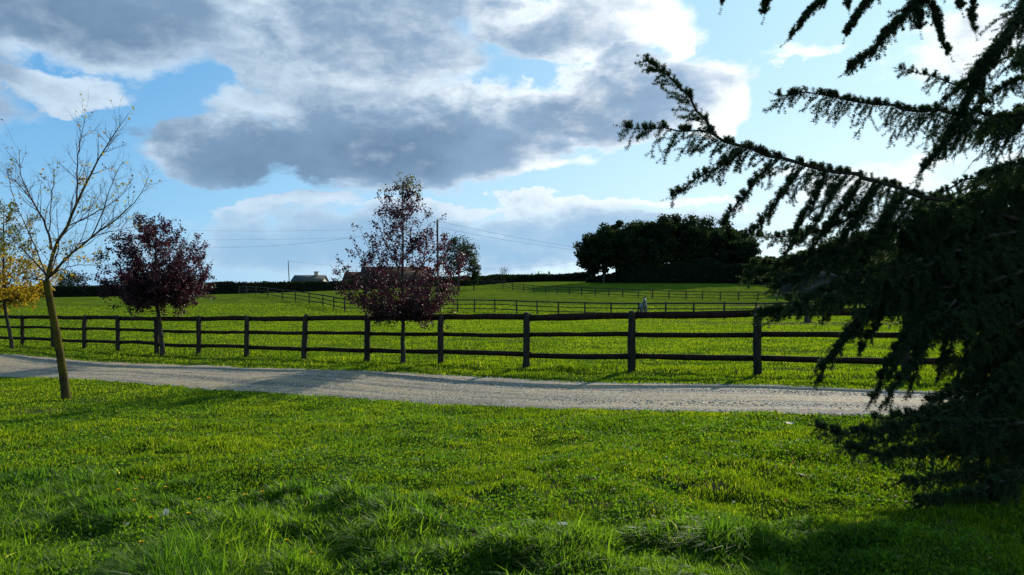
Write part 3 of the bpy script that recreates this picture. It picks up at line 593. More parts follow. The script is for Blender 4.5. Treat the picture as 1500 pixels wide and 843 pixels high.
Yh=182; x0,ze=xz(527,412,Yh); x1,_=xz(627,412,Yh); _,zr=xz(0,391,Yh+4); zg=float(H0((x0+x1)/2,Yh))
ro=root('barn',((x0+x1)/2,Yh+4,zg),'long low building with brown roof behind the middle plum tree','barn'); wall_roof(ro,x0,x1,Yh,Yh+8,zg,ze,zr,mw,mr2)
x2,ze2=xz(503,411,Yh+1); _,zr2=xz(0,398.5,Yh+4); wall_roof(ro,x2,x0-.31,Yh+1,Yh+7,zg,ze2,zr2,mw,mr2,'lean_to_roof')
for q in (545,568,596,612): 
    a_,_=xz(q,0,Yh); V,Fq=box(a_-.5,a_+.5,Yh-.06,Yh+.02,zg+1.,zg+2.2); w_=mesh('window',V,[Fq],flat('dark_glass',(.02,.025,.03),.1,.5),ro)
Yb=119; x0,ze=xz(1166,404,Yb); x1,_=xz(1224,404,Yb); _,zr=xz(0,397,Yb+4); zg=float(H0((x0+x1)/2,Yb))
ro=root('shed',((x0+x1)/2,Yb+4,zg),'dark timber shed with pale grey roof half hidden by cedar boughs','shed'); wall_roof(ro,x0,x1,Yb,Yb+8,zg,ze,zr,flat('dark_boards',(.02,.02,.022),.8),flat('sheet_roof',(.022,.024,.026),1.,.0,2))
V,Fq=box(x0+1.2,x0+3.6,Yb-.05,Yb+.03,zg,zg+1.9); mesh('door',V,[Fq],flat('shed_door',(.035,.03,.026),.8),ro)
def pole(label,px,ytop,Y,r,lean=0,cross=None,base=None):
    X=(px-750)/1180*Y; z=float(H0(X,Y)); zt=1.57+(415-ytop)/1180*Y; ro=root('utility_pole',(X,Y,z),label,'utility pole')
    P=poly([(X,Y,z-.4),(X+lean,Y,zt)],6); V,Fq=tubes([(P,np.linspace(r,r*.72,6))],9); mesh('pole_shaft',V,[Fq,np.arange(len(V)-9,len(V))[None]],M['pole'],ro)
    tops=[(X+lean,Y,zt-.15)]
    if cross:
        V,Fq=box(X+lean-cross,X+lean+cross,Y-.08-r,Y+.02-r,zt-.75,zt-.6); mesh('crossarm',V,[Fq],M['pole'],ro); tops=[(X+lean+c*cross*.9,Y,zt-.5) for c in (-1,0,1)]
    for q in tops: V,Fq=tubes([(np.array([(q[0]+.06,q[1],q[2]-.12),(q[0]+.06,q[1],q[2]),(q[0]+.06,q[1],q[2]+.06)]),[.05,.06,.03])],7); mesh('insulator',V,[Fq],flat('porcelain',(.2,.2,.19),.3,.5),ro)
    return tops
T0=pole('tall utility pole rising behind the middle plum tree',641.5,322,80,.135,-.06)
T1=pole('short leaning pole beside the small chimney house',424.5,382,172,.11,-.35)
T2=pole('distant pole with a crossarm between the wood and the cedar',1150,350,165,.15,0,1.2)
T3=pole('thin far pole on the skyline right of the leaning maple',124.5,402,200,.1)
mwir=flat('wire',(.02,.02,.022),1.,.0)
def wire(label,A,Bp,sag,r=.0055):
    A=np.array(A,float);Bp=np.array(Bp,float); t=np.linspace(0,1,24)[:,None]; P=A*(1-t)+Bp*t; P[:,2]-=sag*4*(t*(1-t))[:,0]; V,Fq=tubes([(P,np.full(24,r))],4)
    o=mesh('power_line',V,[Fq],mwir); tag(o,label,'power line',group='power lines strung across the sky')
wire('overhead line sagging from the tall pole down to the left over the hedge',T0[0],P3(180,352,95),1.6,.009)
wire('upper overhead line running left from the tall pole',P3(641,330,80),P3(40,322,88),.9)
wire('second overhead line running left below the upper one',P3(641,341,80),P3(40,336,88),.9)
wire('low distant line crossing the sky above the chimney house',T1[0],P3(880,380,172),2.0,.009)
wire('overhead line from the tall pole to the crossarm pole',P3(641,324,80),T2[0],3.0,.009)
wire('lower overhead line from the tall pole to the crossarm pole',P3(641,333,80),T2[2],3.0,.009)
# ------------------------------------------------------------------ horse (grey, facing the camera beside the middle fence)
def skin(name,verts,edges,radii,mt,parent,sub=2):
    me=bpy.data.meshes.new(name); me.from_pydata([tuple(v) for v in verts],edges,[]); o=bpy.data.objects.new(name,me); COL.objects.link(o)
    md=o.modifiers.new('s','SKIN'); md.use_smooth_shade=True
    for i_,r_ in enumerate(radii): me.skin_vertices[0].data[i_].radius=(r_,r_) if not isinstance(r_,tuple) else r_
    me.skin_vertices[0].data[0].use_root=True; sb=o.modifiers.new('u','SUBSURF'); sb.levels=sub; sb.render_levels=sub
    dg=bpy.context.evaluated_depsgraph_get(); dg.update(); m2=bpy.data.meshes.new_from_object(o.evaluated_get(dg)); m2.name=name
    bpy.data.objects.remove(o); m2.materials.clear(); m2.materials.append(mt)
    for p in m2.polygons: p.use_smooth=True; p.material_index=0
    o=bpy.data.objects.new(name,m2); return link(o,parent)
hp=hit(942.5,467.4); hr=empty('horse',(hp[0],hp[1],hp[2]),'grey horse standing head up beside the middle fence, facing the camera','horse'); hr.rotation_euler=(0,0,R(-3))
# local frame: -Y is forward (towards the camera)
hv=[(0,.55,1.02),(0,.2,1.0),(0,-.2,1.0),(0,-.52,1.04),(0,-.72,1.22),(0,-.86,1.42),(0,-.92,1.56),(0,-1.06,1.46),(0,-1.2,1.30),
 (-.15,-.5,.85),(-.15,-.53,.48),(-.15,-.51,.12),(-.15,-.56,.03),(.15,-.5,.85),(.15,-.50,.48),(.15,-.48,.12),(.15,-.53,.03),
 (-.15,.6,.88),(-.16,.52,.62),(-.16,.66,.42),(-.16,.62,.10),(-.16,.56,.03),(.15,.6,.88),(.16,.46,.62),(.16,.58,.42),(.16,.54,.10),(.16,.48,.03)]
he=[(0,1),(1,2),(2,3),(3,4),(4,5),(5,6),(6,7),(7,8),(3,9),(9,10),(10,11),(11,12),(3,13),(13,14),(14,15),(15,16),(0,17),(17,18),(18,19),(19,20),(20,21),(0,22),(22,23),(23,24),(24,25),(25,26)]
hrad=[.26,.27,.27,.25,.17,.13,.12,.10,.065,.11,.055,.04,.055,.11,.055,.04,.055,.14,.08,.05,.04,.055,.14,.08,.05,.04,.055]
def f_horse(t):
    tc=t.new('ShaderNodeTexCoord').outputs['Object']; sp=t.new('ShaderNodeSeparateXYZ'); t.l.new(tc,sp.inputs[0]); nz=t.noise(tc,9,4).outputs['Fac']
    c=t.ramp(nz,[(.35,(.07,.07,.07)),(.65,(.20,.20,.20))]); c=t.mix(t.ss(sp.outputs[2],.8,.4),c,(.035,.033,.035)); return pbsdf(t,c,.6,.3)
hb=skin('body',hv,he,hrad,mat('grey_coat',f_horse),hr)
dk=flat('dark_hair',(.03,.028,.03),.6)
skin('mane',[(0,-.50,1.26),(0,-.66,1.42),(0,-.79,1.58),(0,-.90,1.70)],[(0,1),(1,2),(2,3)],[.04,.06,.06,.035],dk,hr,1)
skin('tail',[(0,.80,1.12),(0,.92,.95),(0,.93,.6),(0,.9,.35)],[(0,1),(1,2),(2,3)],[.04,.07,.08,.03],dk,hr,1)
for sx in (-1,1): 
    skin('ear',[(sx*.055,-.93,1.64),(sx*.07,-.93,1.72),(sx*.065,-.94,1.79)],[(0,1),(1,2)],[.03,.032,.01],dk,hr,1)
    V,Fq=tubes([(np.array([(sx*.085,-1.0,1.545),(sx*.10,-1.0,1.545),(sx*.108,-1.0,1.545)]),[.02,.022,.008])],8); e_=mesh('eye',V,[Fq],flat('eye',(.01,.01,.01),.1,.5),None); e_.parent=hr
# ------------------------------------------------------------------ parked car far right
ch=hit(1312,441.5); cr=empty('parked_car',(ch[0],ch[1],ch[2]),'dark teal car parked beyond the fences, glimpsed through the cedar boughs','car'); cr['_o']=(0,0,0); cr.rotation_euler=(0,0,R(-8))
teal=mat('teal_paint',lambda t:pbsdf(t,(.015,.075,.085),.25,.5)); glass=mat('car_glass',lambda t:pbsdf(t,(.02,.03,.035),.05,.8)); rub=flat('rubber',(.02,.02,.02),.9); chrome=flat('rim_metal',(.4,.4,.42),.3,.5)
def loft(prof,ys,mt,name):
    "side outline (x,z) swept across y with tapered upper edge"
    n=len(prof); V=[]
    for yy,ins in ys:
        for x_,z_ in prof: V.append((x_*(1-.0*ins),yy*(1-ins*max(0,(z_-.85))*.35),z_))
    V=np.array(V); m_=len(ys); F_=[]
    for a_ in range(m_-1):
        for b_ in range(n): F_.append((a_*n+b_,a_*n+(b_+1)%n,(a_+1)*n+(b_+1)%n,(a_+1)*n+b_))
    return mesh(name,V,[np.array(F_),np.array([list(range(n))[::-1]]),np.array([[(m_-1)*n+q for q in range(n)]])],mt,cr)
body=[(-2.0,.35),(-2.05,.6),(-1.95,.78),(-1.1,.92),(-.45,1.40),(.0,1.48),(.9,1.48),(1.55,1.36),(1.95,.95),(2.02,.6),(2.0,.35)]
cb=loft(body,[(-.84,.9),(-.80,1),(.80,1),(.84,.9)],teal,'body')
for sy in (-1,1):
    V=np.array([(-.98,sy*.853,.95),(.15,sy*.853,.95),(.15,sy*.70,1.40),(-.42,sy*.70,1.36)]); mesh('side_window',V,[np.array([[0,1,2,3]])],glass,cr)
    V=np.array([(.25,sy*.853,.95),(1.55,sy*.853,.98),(1.35,sy*.70,1.36),(.25,sy*.70,1.40)]); mesh('side_window',V,[np.array([[0,1,2,3]])],glass,cr)
V=np.array([(-1.10,-.72,.94),(-1.10,.72,.94),(-.48,.6,1.42),(-.48,-.6,1.42)]); mesh('windscreen',V,[np.array([[0,1,2,3]])],glass,cr)
for sx in (-1.3,1.25):
    for sy in (-.8,.8):
        P=np.array([(sx,sy-.11,.32),(sx,sy-.10,.32),(sx,sy+.10,.32),(sx,sy+.11,.32)]); V,Fq=tubes([(P,[.22,.32,.32,.22])],20); wh=mesh('wheel',V,[Fq,np.arange(20)[None],np.arange(60,80)[None]],rub,cr)
        P=np.array([(sx,sy*1.145-.01,.32),(sx,sy*1.145+.01,.32)]); V,Fq=tubes([(P,[.19,.19])],14); mesh('rim',V,[Fq,np.arange(14)[None],np.arange(14,28)[None]],chrome,wh)
for sy in (-.62,.62):
    V,Fq=box(1.93,2.06,sy-.12,sy+.12,.78,.95); mesh('tail_lamp',V,[Fq],mat('red_lamp',lambda t:pbsdf(t,(.5,.02,.02),.2,.5)),cr)
    V,Fq=box(-2.06,-1.93,sy-.14,sy+.14,.62,.76); mesh('headlight',V,[Fq],mat('lamp_glass',lambda t:pbsdf(t,(.6,.6,.6),.1,.5)),cr)
# timber stack and stump, round bush in the paddock
th=hit(1276,441); ro=root('timber_stack',th,'low stack of pale sawn boards left of the parked car','timber')
for i_ in range(3):
    for j_ in range(2): V,Fq=box(th[0]-1.5+.1*rng.normal(),th[0]+1.6+.1*rng.normal(),th[1]+j_*.5,th[1]+.45+j_*.5,th[2]+.02+i_*.24,th[2]+.02+i_*.24+.19); mesh('board',V,[Fq],flat('sawn_wood',(.30,.22,.18),.8),ro)
th=hit(1183,473.5); ro=root('stump',th,'short brown wooden stump in the paddock below the middle fence','stump'); post_mesh(np.array(th),.55,.2,990,ro,M['fence2'],10)
far_tree('round_bush','round dark bush at the right end of the farthest fence',1156,427,9,101,371,900,.16,trunk_h=.02,cat='bush')

# ------------------------------------------------------------------ small things in the grass
YF=mat('dandelion_yellow',lambda t:pbsdf(t,(.75,.48,.01),.7,.1)); ST=flat('stem_green',(.06,.09,.02),.6)
def stalk(P,h,lean,parent,r=.0022):
    q=curve0(P,h,lean); V,Fq=tubes([(q,np.full(6,r))],4); mesh('stem',V,[Fq],ST,parent); return q[-1]
def curve0(P,h,lean): t=np.linspace(0,1,6)[:,None]; return P+np.array([0,0,1.])*t*h+np.array([lean[0],lean[1],0])*t**2*h
for px_,py_ in [(173,727),(194,723),(203,712),(193,751),(244,718),(295,757),(308,742),(275,764),(353,739),(378,740),(383,812),(425,791),(292,812),(310,807),(262,835),(198,823),(458,818),(361,826),(280,840),(228,787)]:
    h_=hit(px_,py_+14); P=np.array([h_[0],h_[1],float(H(h_[0],h_[1]))]); ro=root('dandelion',tuple(P),'small yellow dandelion flower rising from the long foreground grass','flower','dandelions in the long grass')
    tp=stalk(P,rng.uniform(.11,.16),rng.normal(0,.15,2),ro); n_p=26; a_=np.arange(n_p)*2.399; rr=.016*np.sqrt((np.arange(n_p)+1)/n_p); V=[];
    for k_ in range(n_p):
        d=np.array([math.cos(a_[k_]),math.sin(a_[k_]),.0]); s2=np.array([-d[1],d[0],0])*.0030; up=np.array([0,0,.010-.006*(rr[k_]/.016)]); V+=[tp+s2,tp-s2,tp+d*rr[k_]-s2+up,tp+d*rr[k_]+s2+up]
    mesh('petals',V,[np.arange(n_p*4).reshape(-1,4)],YF,ro); V,Fq=tubes([(np.array([tp-[0,0,.008],tp-[0,0,.002],tp+[0,0,.003]]),[.003,.006,.008])],7); mesh('bud_base',V,[Fq],ST,ro)
h_=hit(241,786); P=np.array([h_[0],h_[1],float(H(h_[0],h_[1]))]); ro=root('dandelion_clock',tuple(P),'round white dandelion seed head among the long grass at lower left','seed head')
tp=stalk(P,.15,(.05,0),ro); d=unit(rng.normal(size=(150,3))); w3=unit(np.cross(d,rng.normal(size=(150,3))))*.0012; c_=tp+np.array([0,0,.004]); V=[]
for k_ in range(150):
    e_=c_+d[k_]*.020; V+=[c_+w3[k_]*.4,c_-w3[k_]*.4,e_]; 
    for q in range(2): u_=unit(np.cross(d[k_],rng.normal(size=3)))*.004; V+=[e_+u_,e_-u_,e_+d[k_]*.003]
mesh('seeds',V,[np.arange(len(V)).reshape(-1,3)],flat('seed_down',(.55,.55,.5),.8),ro)
for px_,py_,lb in ((822,798,'white umbel flower standing in the foreground turf just right of centre'),):
    h_=hit(px_,py_+10); P=np.array([h_[0],h_[1],float(H(h_[0],h_[1]))]); ro=root('umbel_flower',tuple(P),lb,'flower')
    tp=stalk(P,.10,(.1,0),ro); V=[];Fq=[]
    for k_ in range(26):
        a_=k_*2.399; e_=tp+np.array([math.cos(a_),math.sin(a_),0])*.028*math.sqrt(k_/26)+[0,0,.025]; 
        for q in range(5): dd=np.array([math.cos(q*1.257),math.sin(q*1.257),.3])*.006; s2=np.array([-dd[1],dd[0],0])*.4; b_=len(V); V+=[e_,e_+dd+s2,e_+dd*1.4,e_+dd-s2]; Fq.append((b_,b_+1,b_+2,b_+3))
    mesh('florets',V,[np.array(Fq)],flat('petal_white',(.34,.36,.30),.8),ro)
    V,Fq=tubes([(np.array([tp,tp+np.array([math.cos(k_),math.sin(k_),0])*.03+[0,0,.023]]),[.001,.0008]) for k_ in range(8)],3); mesh('rays',V,[Fq],ST,ro)
h_=hit(1157,624); P=np.array([h_[0],h_[1],float(H(h_[0],h_[1]))+.045]); t=np.linspace(-1,1,7); V=[]
for a_ in t: V+=[P+np.array([a_*.06,-(1-a_*a_)*.035,.012*a_*a_]),P+np.array([a_*.06,0,.0]),P+np.array([a_*.06,(1-a_*a_)*.035,.016])]
Fq=[(k_*3+c,k_*3+3+c,k_*3+4+c,k_*3+1+c) for k_ in range(6) for c in (0,1)]; o=mesh('fallen_leaf',V,[np.array(Fq)],flat('dry_leaf',(.5,.42,.3),.7)); tag(o,'single large pale dead leaf on the lawn just below the road','leaf')
# litter of small fallen leaves
x,y,r=scatter(2600,4.5,32,-38,38,1.6); s,n=sn(x,y); on=(n>n_near(s)-.0)&(n<n_far(s)); kk=on|(rng.random(len(x))<.35); x,y,on=x[kk],y[kk],on[kk]
C=np.stack([x,y,H(x,y)+np.where(on,.036,.055)],-1); V,F_=leaves(C,.032,up=2.5); o=mesh('fallen_leaves',V,[F_],leafmat('leaf_litter',[(0,(.05,.025,.012)),(.5,(.13,.075,.025)),(.85,(.26,.18,.06)),(1,(.4,.36,.25))],(1.3,1.2,1.),.2,.7,.1),attr=np.repeat(rng.random(len(C)),4)); tag(o,'scattered small dry leaves on the gravel and lawn','leaves',kind='stuff')
# broad weed rosettes
def weed(px_,py_,sz,lb):
    h_=hit(px_,py_); P=np.array([h_[0],h_[1],float(H(h_[0],h_[1]))+.01]); V=[];Fq=[]
    for k_ in range(11):
        a_=k_*2.399+rng.normal(0,.2); d=np.array([math.cos(a_),math.sin(a_)]); s2=np.array([-d[1],d[0]]); L=sz*rng.uniform(.6,1.1); el_=rng.uniform(.25,.8); b_=len(V)
        for t_ in np.linspace(0,1,5):
            wd_=L*.16*math.sin(PI*min(1,t_*.9+.08))**.8; c_=P+np.array([*(d*L*t_),L*el_*t_*(1-.55*t_)])
            V+=[c_-np.array([*(s2*wd_),-.15*wd_]),c_,c_+np.array([*(s2*wd_),.15*wd_])]
        Fq+=[(b_+i_*3+c,b_+i_*3+c+1,b_+i_*3+4+c,b_+i_*3+3+c) for i_ in range(4) for c in (0,1)]
    o=mesh('weed_rosette',V,[np.array(Fq)],M['clover'],attr=np.repeat(rng.random(11),15)); tag(o,lb,'weed','broad leaved weeds in the lawn')
for q in [(40,835,.12),(345,805,.1),(470,770,.09),(640,760,.08),(725,790,.1),(975,700,.09),(990,712,.07),(1010,775,.1),(930,800,.1),(690,715,.07),(520,705,.08),(120,690,.08),(330,690,.08),(860,705,.07),(590,665,.07),(1075,650,.07),(1150,655,.08),(780,690,.07),(1185,700,.1),(420,650,.08)]: weed(*q,'broad leaved weed rosette growing in the foreground lawn')
# ------------------------------------------------------------------ cedar at the right, close to the camera
CR=np.random.default_rng(77)
TX,TY=5.9,8.1; cb0=np.array([TX,TY,float(H0(TX,TY))])
ced=root('cedar_tree',tuple(cb0),'big dark cedar with drooping needled boughs filling the right side of the photo','tree')
tz=np.array([-.2,0,.4,1,2,4,6.5,9,10.5]); tP=np.stack([TX+.04*np.sin(tz),TY+.05*np.cos(tz*.7),cb0[2]+tz],-1); tR=np.array([.46,.38,.31,.28,.26,.21,.15,.07,.015])
V,Fq=tubes([(tP,tR)],14); mesh('trunk',V,[Fq],M['cbark'],ced,smooth=True)
def curve(p0,d,L,g,k,rs,j=.10):
    q=[p0]; d=unit(d)
    for _ in range(k): d=unit(d+np.array([0,0,-g])+rs.normal(0,j,3)); q.append(q[-1]+d*L/k)
    return np.array(q)
def tuft_pts(P,step,rs,t0=0.):
    L=np.linalg.norm(np.diff(P,axis=0),axis=1); c=np.r_[0,np.cumsum(L)]; n=max(2,int(c[-1]*(1-t0)/step)); s=c[-1]*t0+(np.arange(n)+rs.random(n)*.6)*step; s=np.minimum(s,c[-1]); C=np.stack([np.interp(s,c,P[:,a]) for a in range(3)],-1)
    T=unit(np.gradient(P,axis=0)); Tt=np.stack([np.interp(s,c,T[:,a]) for a in range(3)],-1); return C,Tt
class Bough:
    def __init__(s): s.wood=[]; s.C=[]; s.T=[]; s.L=[]
    def add(s,P,step,rs,nl,t0=0.):
        C,T=tuft_pts(P,step,rs,t0); s.C.append(C); s.T.append(T); s.L.append(np.full(len(C),nl))
    def branchlet(s,p0,d,L,g,rs,dens=1.,side=True,nl=.024):
        P=curve(p0,d,L,g,7,rs); s.wood.append((P,np.linspace(.0045,.0012,8))); s.add(P,.0095/dens,rs,nl*rs.uniform(.9,1.25))
        if side:
            n=int(L/.030*dens)
            for i_ in range(n):
                t=(.08+.86*(i_+rs.random())/n)*(7); a_=int(min(t,6)); p=P[a_]+(P[a_+1]-P[a_])*(t-a_); T=unit(P[a_+1]-P[a_]); sd=unit(np.cross(T,rs.normal(size=3)))
                l=rs.choice([.03,.07,.12,.19])*rs.uniform(.7,1.1)*min(1,L/.35)*(1.1-.6*t/7); Q=curve(p,T*.75+sd*.8,l,g*.6,3,rs,.08); s.wood.append((Q,np.linspace(.0024,.001,4))); s.add(Q,.0115/dens,rs,nl)
    def build(s,parent,m=9,wd=.0028,k=4):
        wd=wd*1.45
        V,Fq=tubes(s.wood[:s.nw],6); b=mesh('branch',V,[Fq],M['cbark'],parent)
        if len(s.wood)>s.nw: V,Fq=tubes(s.wood[s.nw:],3); mesh('twigs',V,[Fq],M['cbark'],None).parent=b
        C=np.concatenate(s.C);T=np.concatenate(s.T);Ln=np.concatenate(s.L); n=len(C); rs=CR
        C=np.repeat(C,m,0);T=np.repeat(T,m,0);Ln=np.repeat(Ln,m)*rs.uniform(.6,1.15,n*m)
        R_=unit(np.cross(T,rs.normal(size=(n*m,3)))); d=unit(R_+T*rs.uniform(.05,1.0,(n*m,1))+rs.normal(0,.15,(n*m,3))+np.array([0,0,.12])); w_=unit(np.cross(d,rs.normal(size=(n*m,3))))*wd*.5
        V=np.stack([C-w_,C+w_,C+d*Ln[:,None]],1).reshape(-1,3)-np.array(parent['_o'])
        o=mesh('needles',V,[np.arange(n*m*3).reshape(-1,3)],M['cedar'],None,attr=np.repeat(np.repeat(rs.random(n)*.6,m)+rs.random(n*m)*.4,3)); o.parent=b
        return n*m
def Q3(l): return np.array([P3(*q) for q in l])
NT_=0
def bough(pts,r0,r1=.004,hang=(.3,.5),step=.045,hd=(-.55,-.1,-.75),g=.10,dens=1.,m=9,ros=True,side=True,t0=.15,parent=None,wd=.0028,spread=.35,tipL=.18,wob=.011,seedn=None,both=True,nl=.024):
    global NT_
    rs=CR; b=Bough(); n=max(8,int(np.linalg.norm(np.diff(pts,axis=0),axis=1).sum()/.12)); P=poly(pts,n,wob,rs); b.wood=[(P,np.linspace(r0,r1,n))]; b.nw=1
    L=np.linalg.norm(np.diff(P,axis=0),axis=1); c=np.r_[0,np.cumsum(L)]; hd=np.array(hd)
    b.add(P,.014,rs,nl*.95,max(t0,.1))
    s=c[-1]*t0
    while s<c[-1]:
        f=s/c[-1]; p=np.array([np.interp(s,c,P[:,a]) for a in range(3)]); i_=int(np.searchsorted(c,s))-1; T=unit(P[min(i_+1,n-1)]-P[max(i_,0)])
        ll=rs.uniform(*hang)*(1.15-.75*max(0,f-.3)/.7)*rs.choice([.25,.5,.9,1.1,1.25]); sd=unit(np.cross(T,[0,0,1]))*rs.choice([-1,1])*rs.uniform(.0,spread*2)
        b.branchlet(p,hd+T*.35+sd*(1 if both else .3)+rs.normal(0,.16,3),ll,g,rs,dens,side,nl)
        if ros:
            for _ in range(int(rs.choice([0,1,3,8,16]))):
                u=unit(np.array([0,0,1.])+unit(np.cross(T,[0,0,1]))*rs.normal(0,.8)); q=curve(p,u+T*.3,rs.uniform(.015,.065),-.05,2,rs); b.add(q,.008,rs,nl*1.1)
        s+=step*.62*rs.uniform(.5,1.5)
    q=curve(P[-1],T,tipL*.6,-.02,4,rs,.08); b.wood.append((q,np.linspace(r1,.001,5))); b.add(q,.016,rs,nl*.8)
    NT_+=b.build(parent or ced,m,wd)
# long limb reaching far out to the left
bough(Q3([(1560,345,7.5),(1440,300,6.9),(1350,288,6.6),(1290,266,6.4),(1220,252,6.25),(1150,237,6.15),(1085,214,6.05),(1040,193,6.0)]),.030,.010,(.28,.56),.040,(-.62,-.05,-.85),.07,m=10,t0=.12,spread=.25)
bough(Q3([(1045,196,6.0),(1028,172,5.97),(1010,148,5.95),(995,118,5.9),(975,98,5.88),(948,90,5.85)]),.011,.003,(.10,.26),.045,(-.95,-.05,-.25),.0,m=9,t0=.02,spread=.25)
bough(Q3([(1045,195,6.0),(1000,190,5.9),(955,189,5.85),(915,187,5.8)]),.008,.002,(.10,.26),.05,(-.45,0,-.9),.03,m=8,t0=.1,spread=.2)
bough(Q3([(1095,218,6.05),(1060,240,5.95),(1020,262,5.9),(985,288,5.85)]),.009,.002,(.08,.2),.045,(-.4,0,-.8),.05,m=9,t0=.1,spread=.3)
bough(Q3([(1240,258,6.2),(1205,310,6.1),(1170,350,6.05),(1150,372,6.)]),.012,.003,(.08,.2),.04,(-.5,0,-.7),.05,m=10,t0=.1)
bough(Q3([(1130,234,6.1),(1100,270,6.0),(1080,300,5.95),(1060,330,5.9)]),.010,.003,(.08,.18),.045,(-.4,0,-.9),.05,m=9,t0=.1)
bough(Q3([(1175,245,6.15),(1140,290,6.05),(1120,330,6.0),(1085,350,5.95)]),.010,.003,(.08,.2),.045,(-.4,0,-.9),.05,m=9,t0=.1)
for l_,r_,h_ in (([(1330,275,6.5),(1300,330,6.4),(1262,395,6.3),(1235,440,6.2)],.012,(.1,.28)),([(1290,268,6.4),(1255,320,6.3),(1215,385,6.25)],.012,(.1,.25)),([(1260,262,6.35),(1225,320,6.4),(1190,360,6.4)],.010,(.1,.2)),
 ([(1400,300,6.8),(1350,350,6.6),(1300,420,6.4),(1270,470,6.3)],.014,(.12,.3)),([(1210,250,6.25),(1190,300,6.2),(1160,345,6.15)],.009,(.08,.2)),([(1360,290,6.7),(1330,340,6.6),(1310,400,6.5)],.012,(.1,.3)),
 ([(1420,330,6.7),(1370,420,6.5),(1335,500,6.3)],.014,(.1,.3)),([(1460,360,6.7),(1410,450,6.5),(1380,540,6.3)],.014,(.1,.3)),([(1320,330,6.5),(1250,350,6.4),(1170,400,6.3),(1130,415,6.3)],.012,(.08,.25))):
    bough(Q3(l_),r_,.003,h_,.036,(-.5,0,-.75),.06,m=10,t0=.05,spread=.5)
# second limb
bough(Q3([(1560,150,7.6),(1480,172,7.1),(1400,166,6.8),(1340,160,6.6),(1280,154,6.5),(1220,142,6.4),(1165,135,6.35),(1140,140,6.3)]),.022,.004,(.26,.44),.04,(-.5,0,-.85),.06,m=9,t0=.15,spread=.2)
bough(Q3([(1450,150,7.0),(1400,122,6.9),(1360,112,6.85),(1320,101,6.8)]),.010,.002,(.08,.2),.05,(-.5,0,-.7),.04,m=8,t0=.2,spread=.2)
bough(Q3([(1560,-90,7.5),(1500,20,7.1),(1450,85,6.9),(1410,160,6.8),(1375,225,6.7),(1350,250,6.7)]),.045,.006,(.22,.42),.03,(-.55,0,-.8),.08,m=10,t0=.1,spread=.5)
bough(Q3([(1480,60,7.),(1420,110,6.8),(1390,140,6.7),(1365,165,6.7)]),.010,.002,(.08,.2),.04,(-.5,0,-.7),.04,m=8,t0=.1,spread=.2)
# overhead limb above the frame with hanging ends
bough(Q3([(1560,-260,7.6),(1430,-130,6.8),(1280,-90,6.4),(1150,-70,6.2),(1050,-50,6.1)]),.04,.005,(.15,.3),.09,(-.4,0,-.9),.05,m=8,t0=.3)
for l_,h_ in (([(1400,-110,6.5),(1352,-5,6.4),(1310,40,6.35),(1272,78,6.3),(1240,104,6.3)],(.1,.26)),([(1330,-90,6.4),(1285,-10,6.35),(1260,25,6.3),(1240,50,6.3)],(.06,.14)),
    ([(1260,-90,6.4),(1205,0,6.3),(1178,35,6.3),(1155,58,6.3)],(.06,.14)),([(1215,-80,6.3),(1232,-20,6.3),(1243,14,6.3)],(.04,.08)),([(1345,-60,6.4),(1360,15,6.35),(1378,45,6.35),(1390,78,6.3)],(.05,.12)),
    ([(1400,-80,6.4),(1407,12,6.3)],(.04,.08)),([(1425,-80,6.5),(1428,44,6.4)],(.05,.09)),([(1130,-70,6.2),(1120,20,6.2)],(.04,.08)),([(1062,-50,6.1),(1058,4,6.1)],(.03,.06)),([(1345,0,6.4),(1348,42,6.4)],(.03,.07))):
    bough(Q3(l_),.009,.002,h_,.022,(-.45,0,-.75),.05,m=12,t0=.03,spread=.6,ros=True)
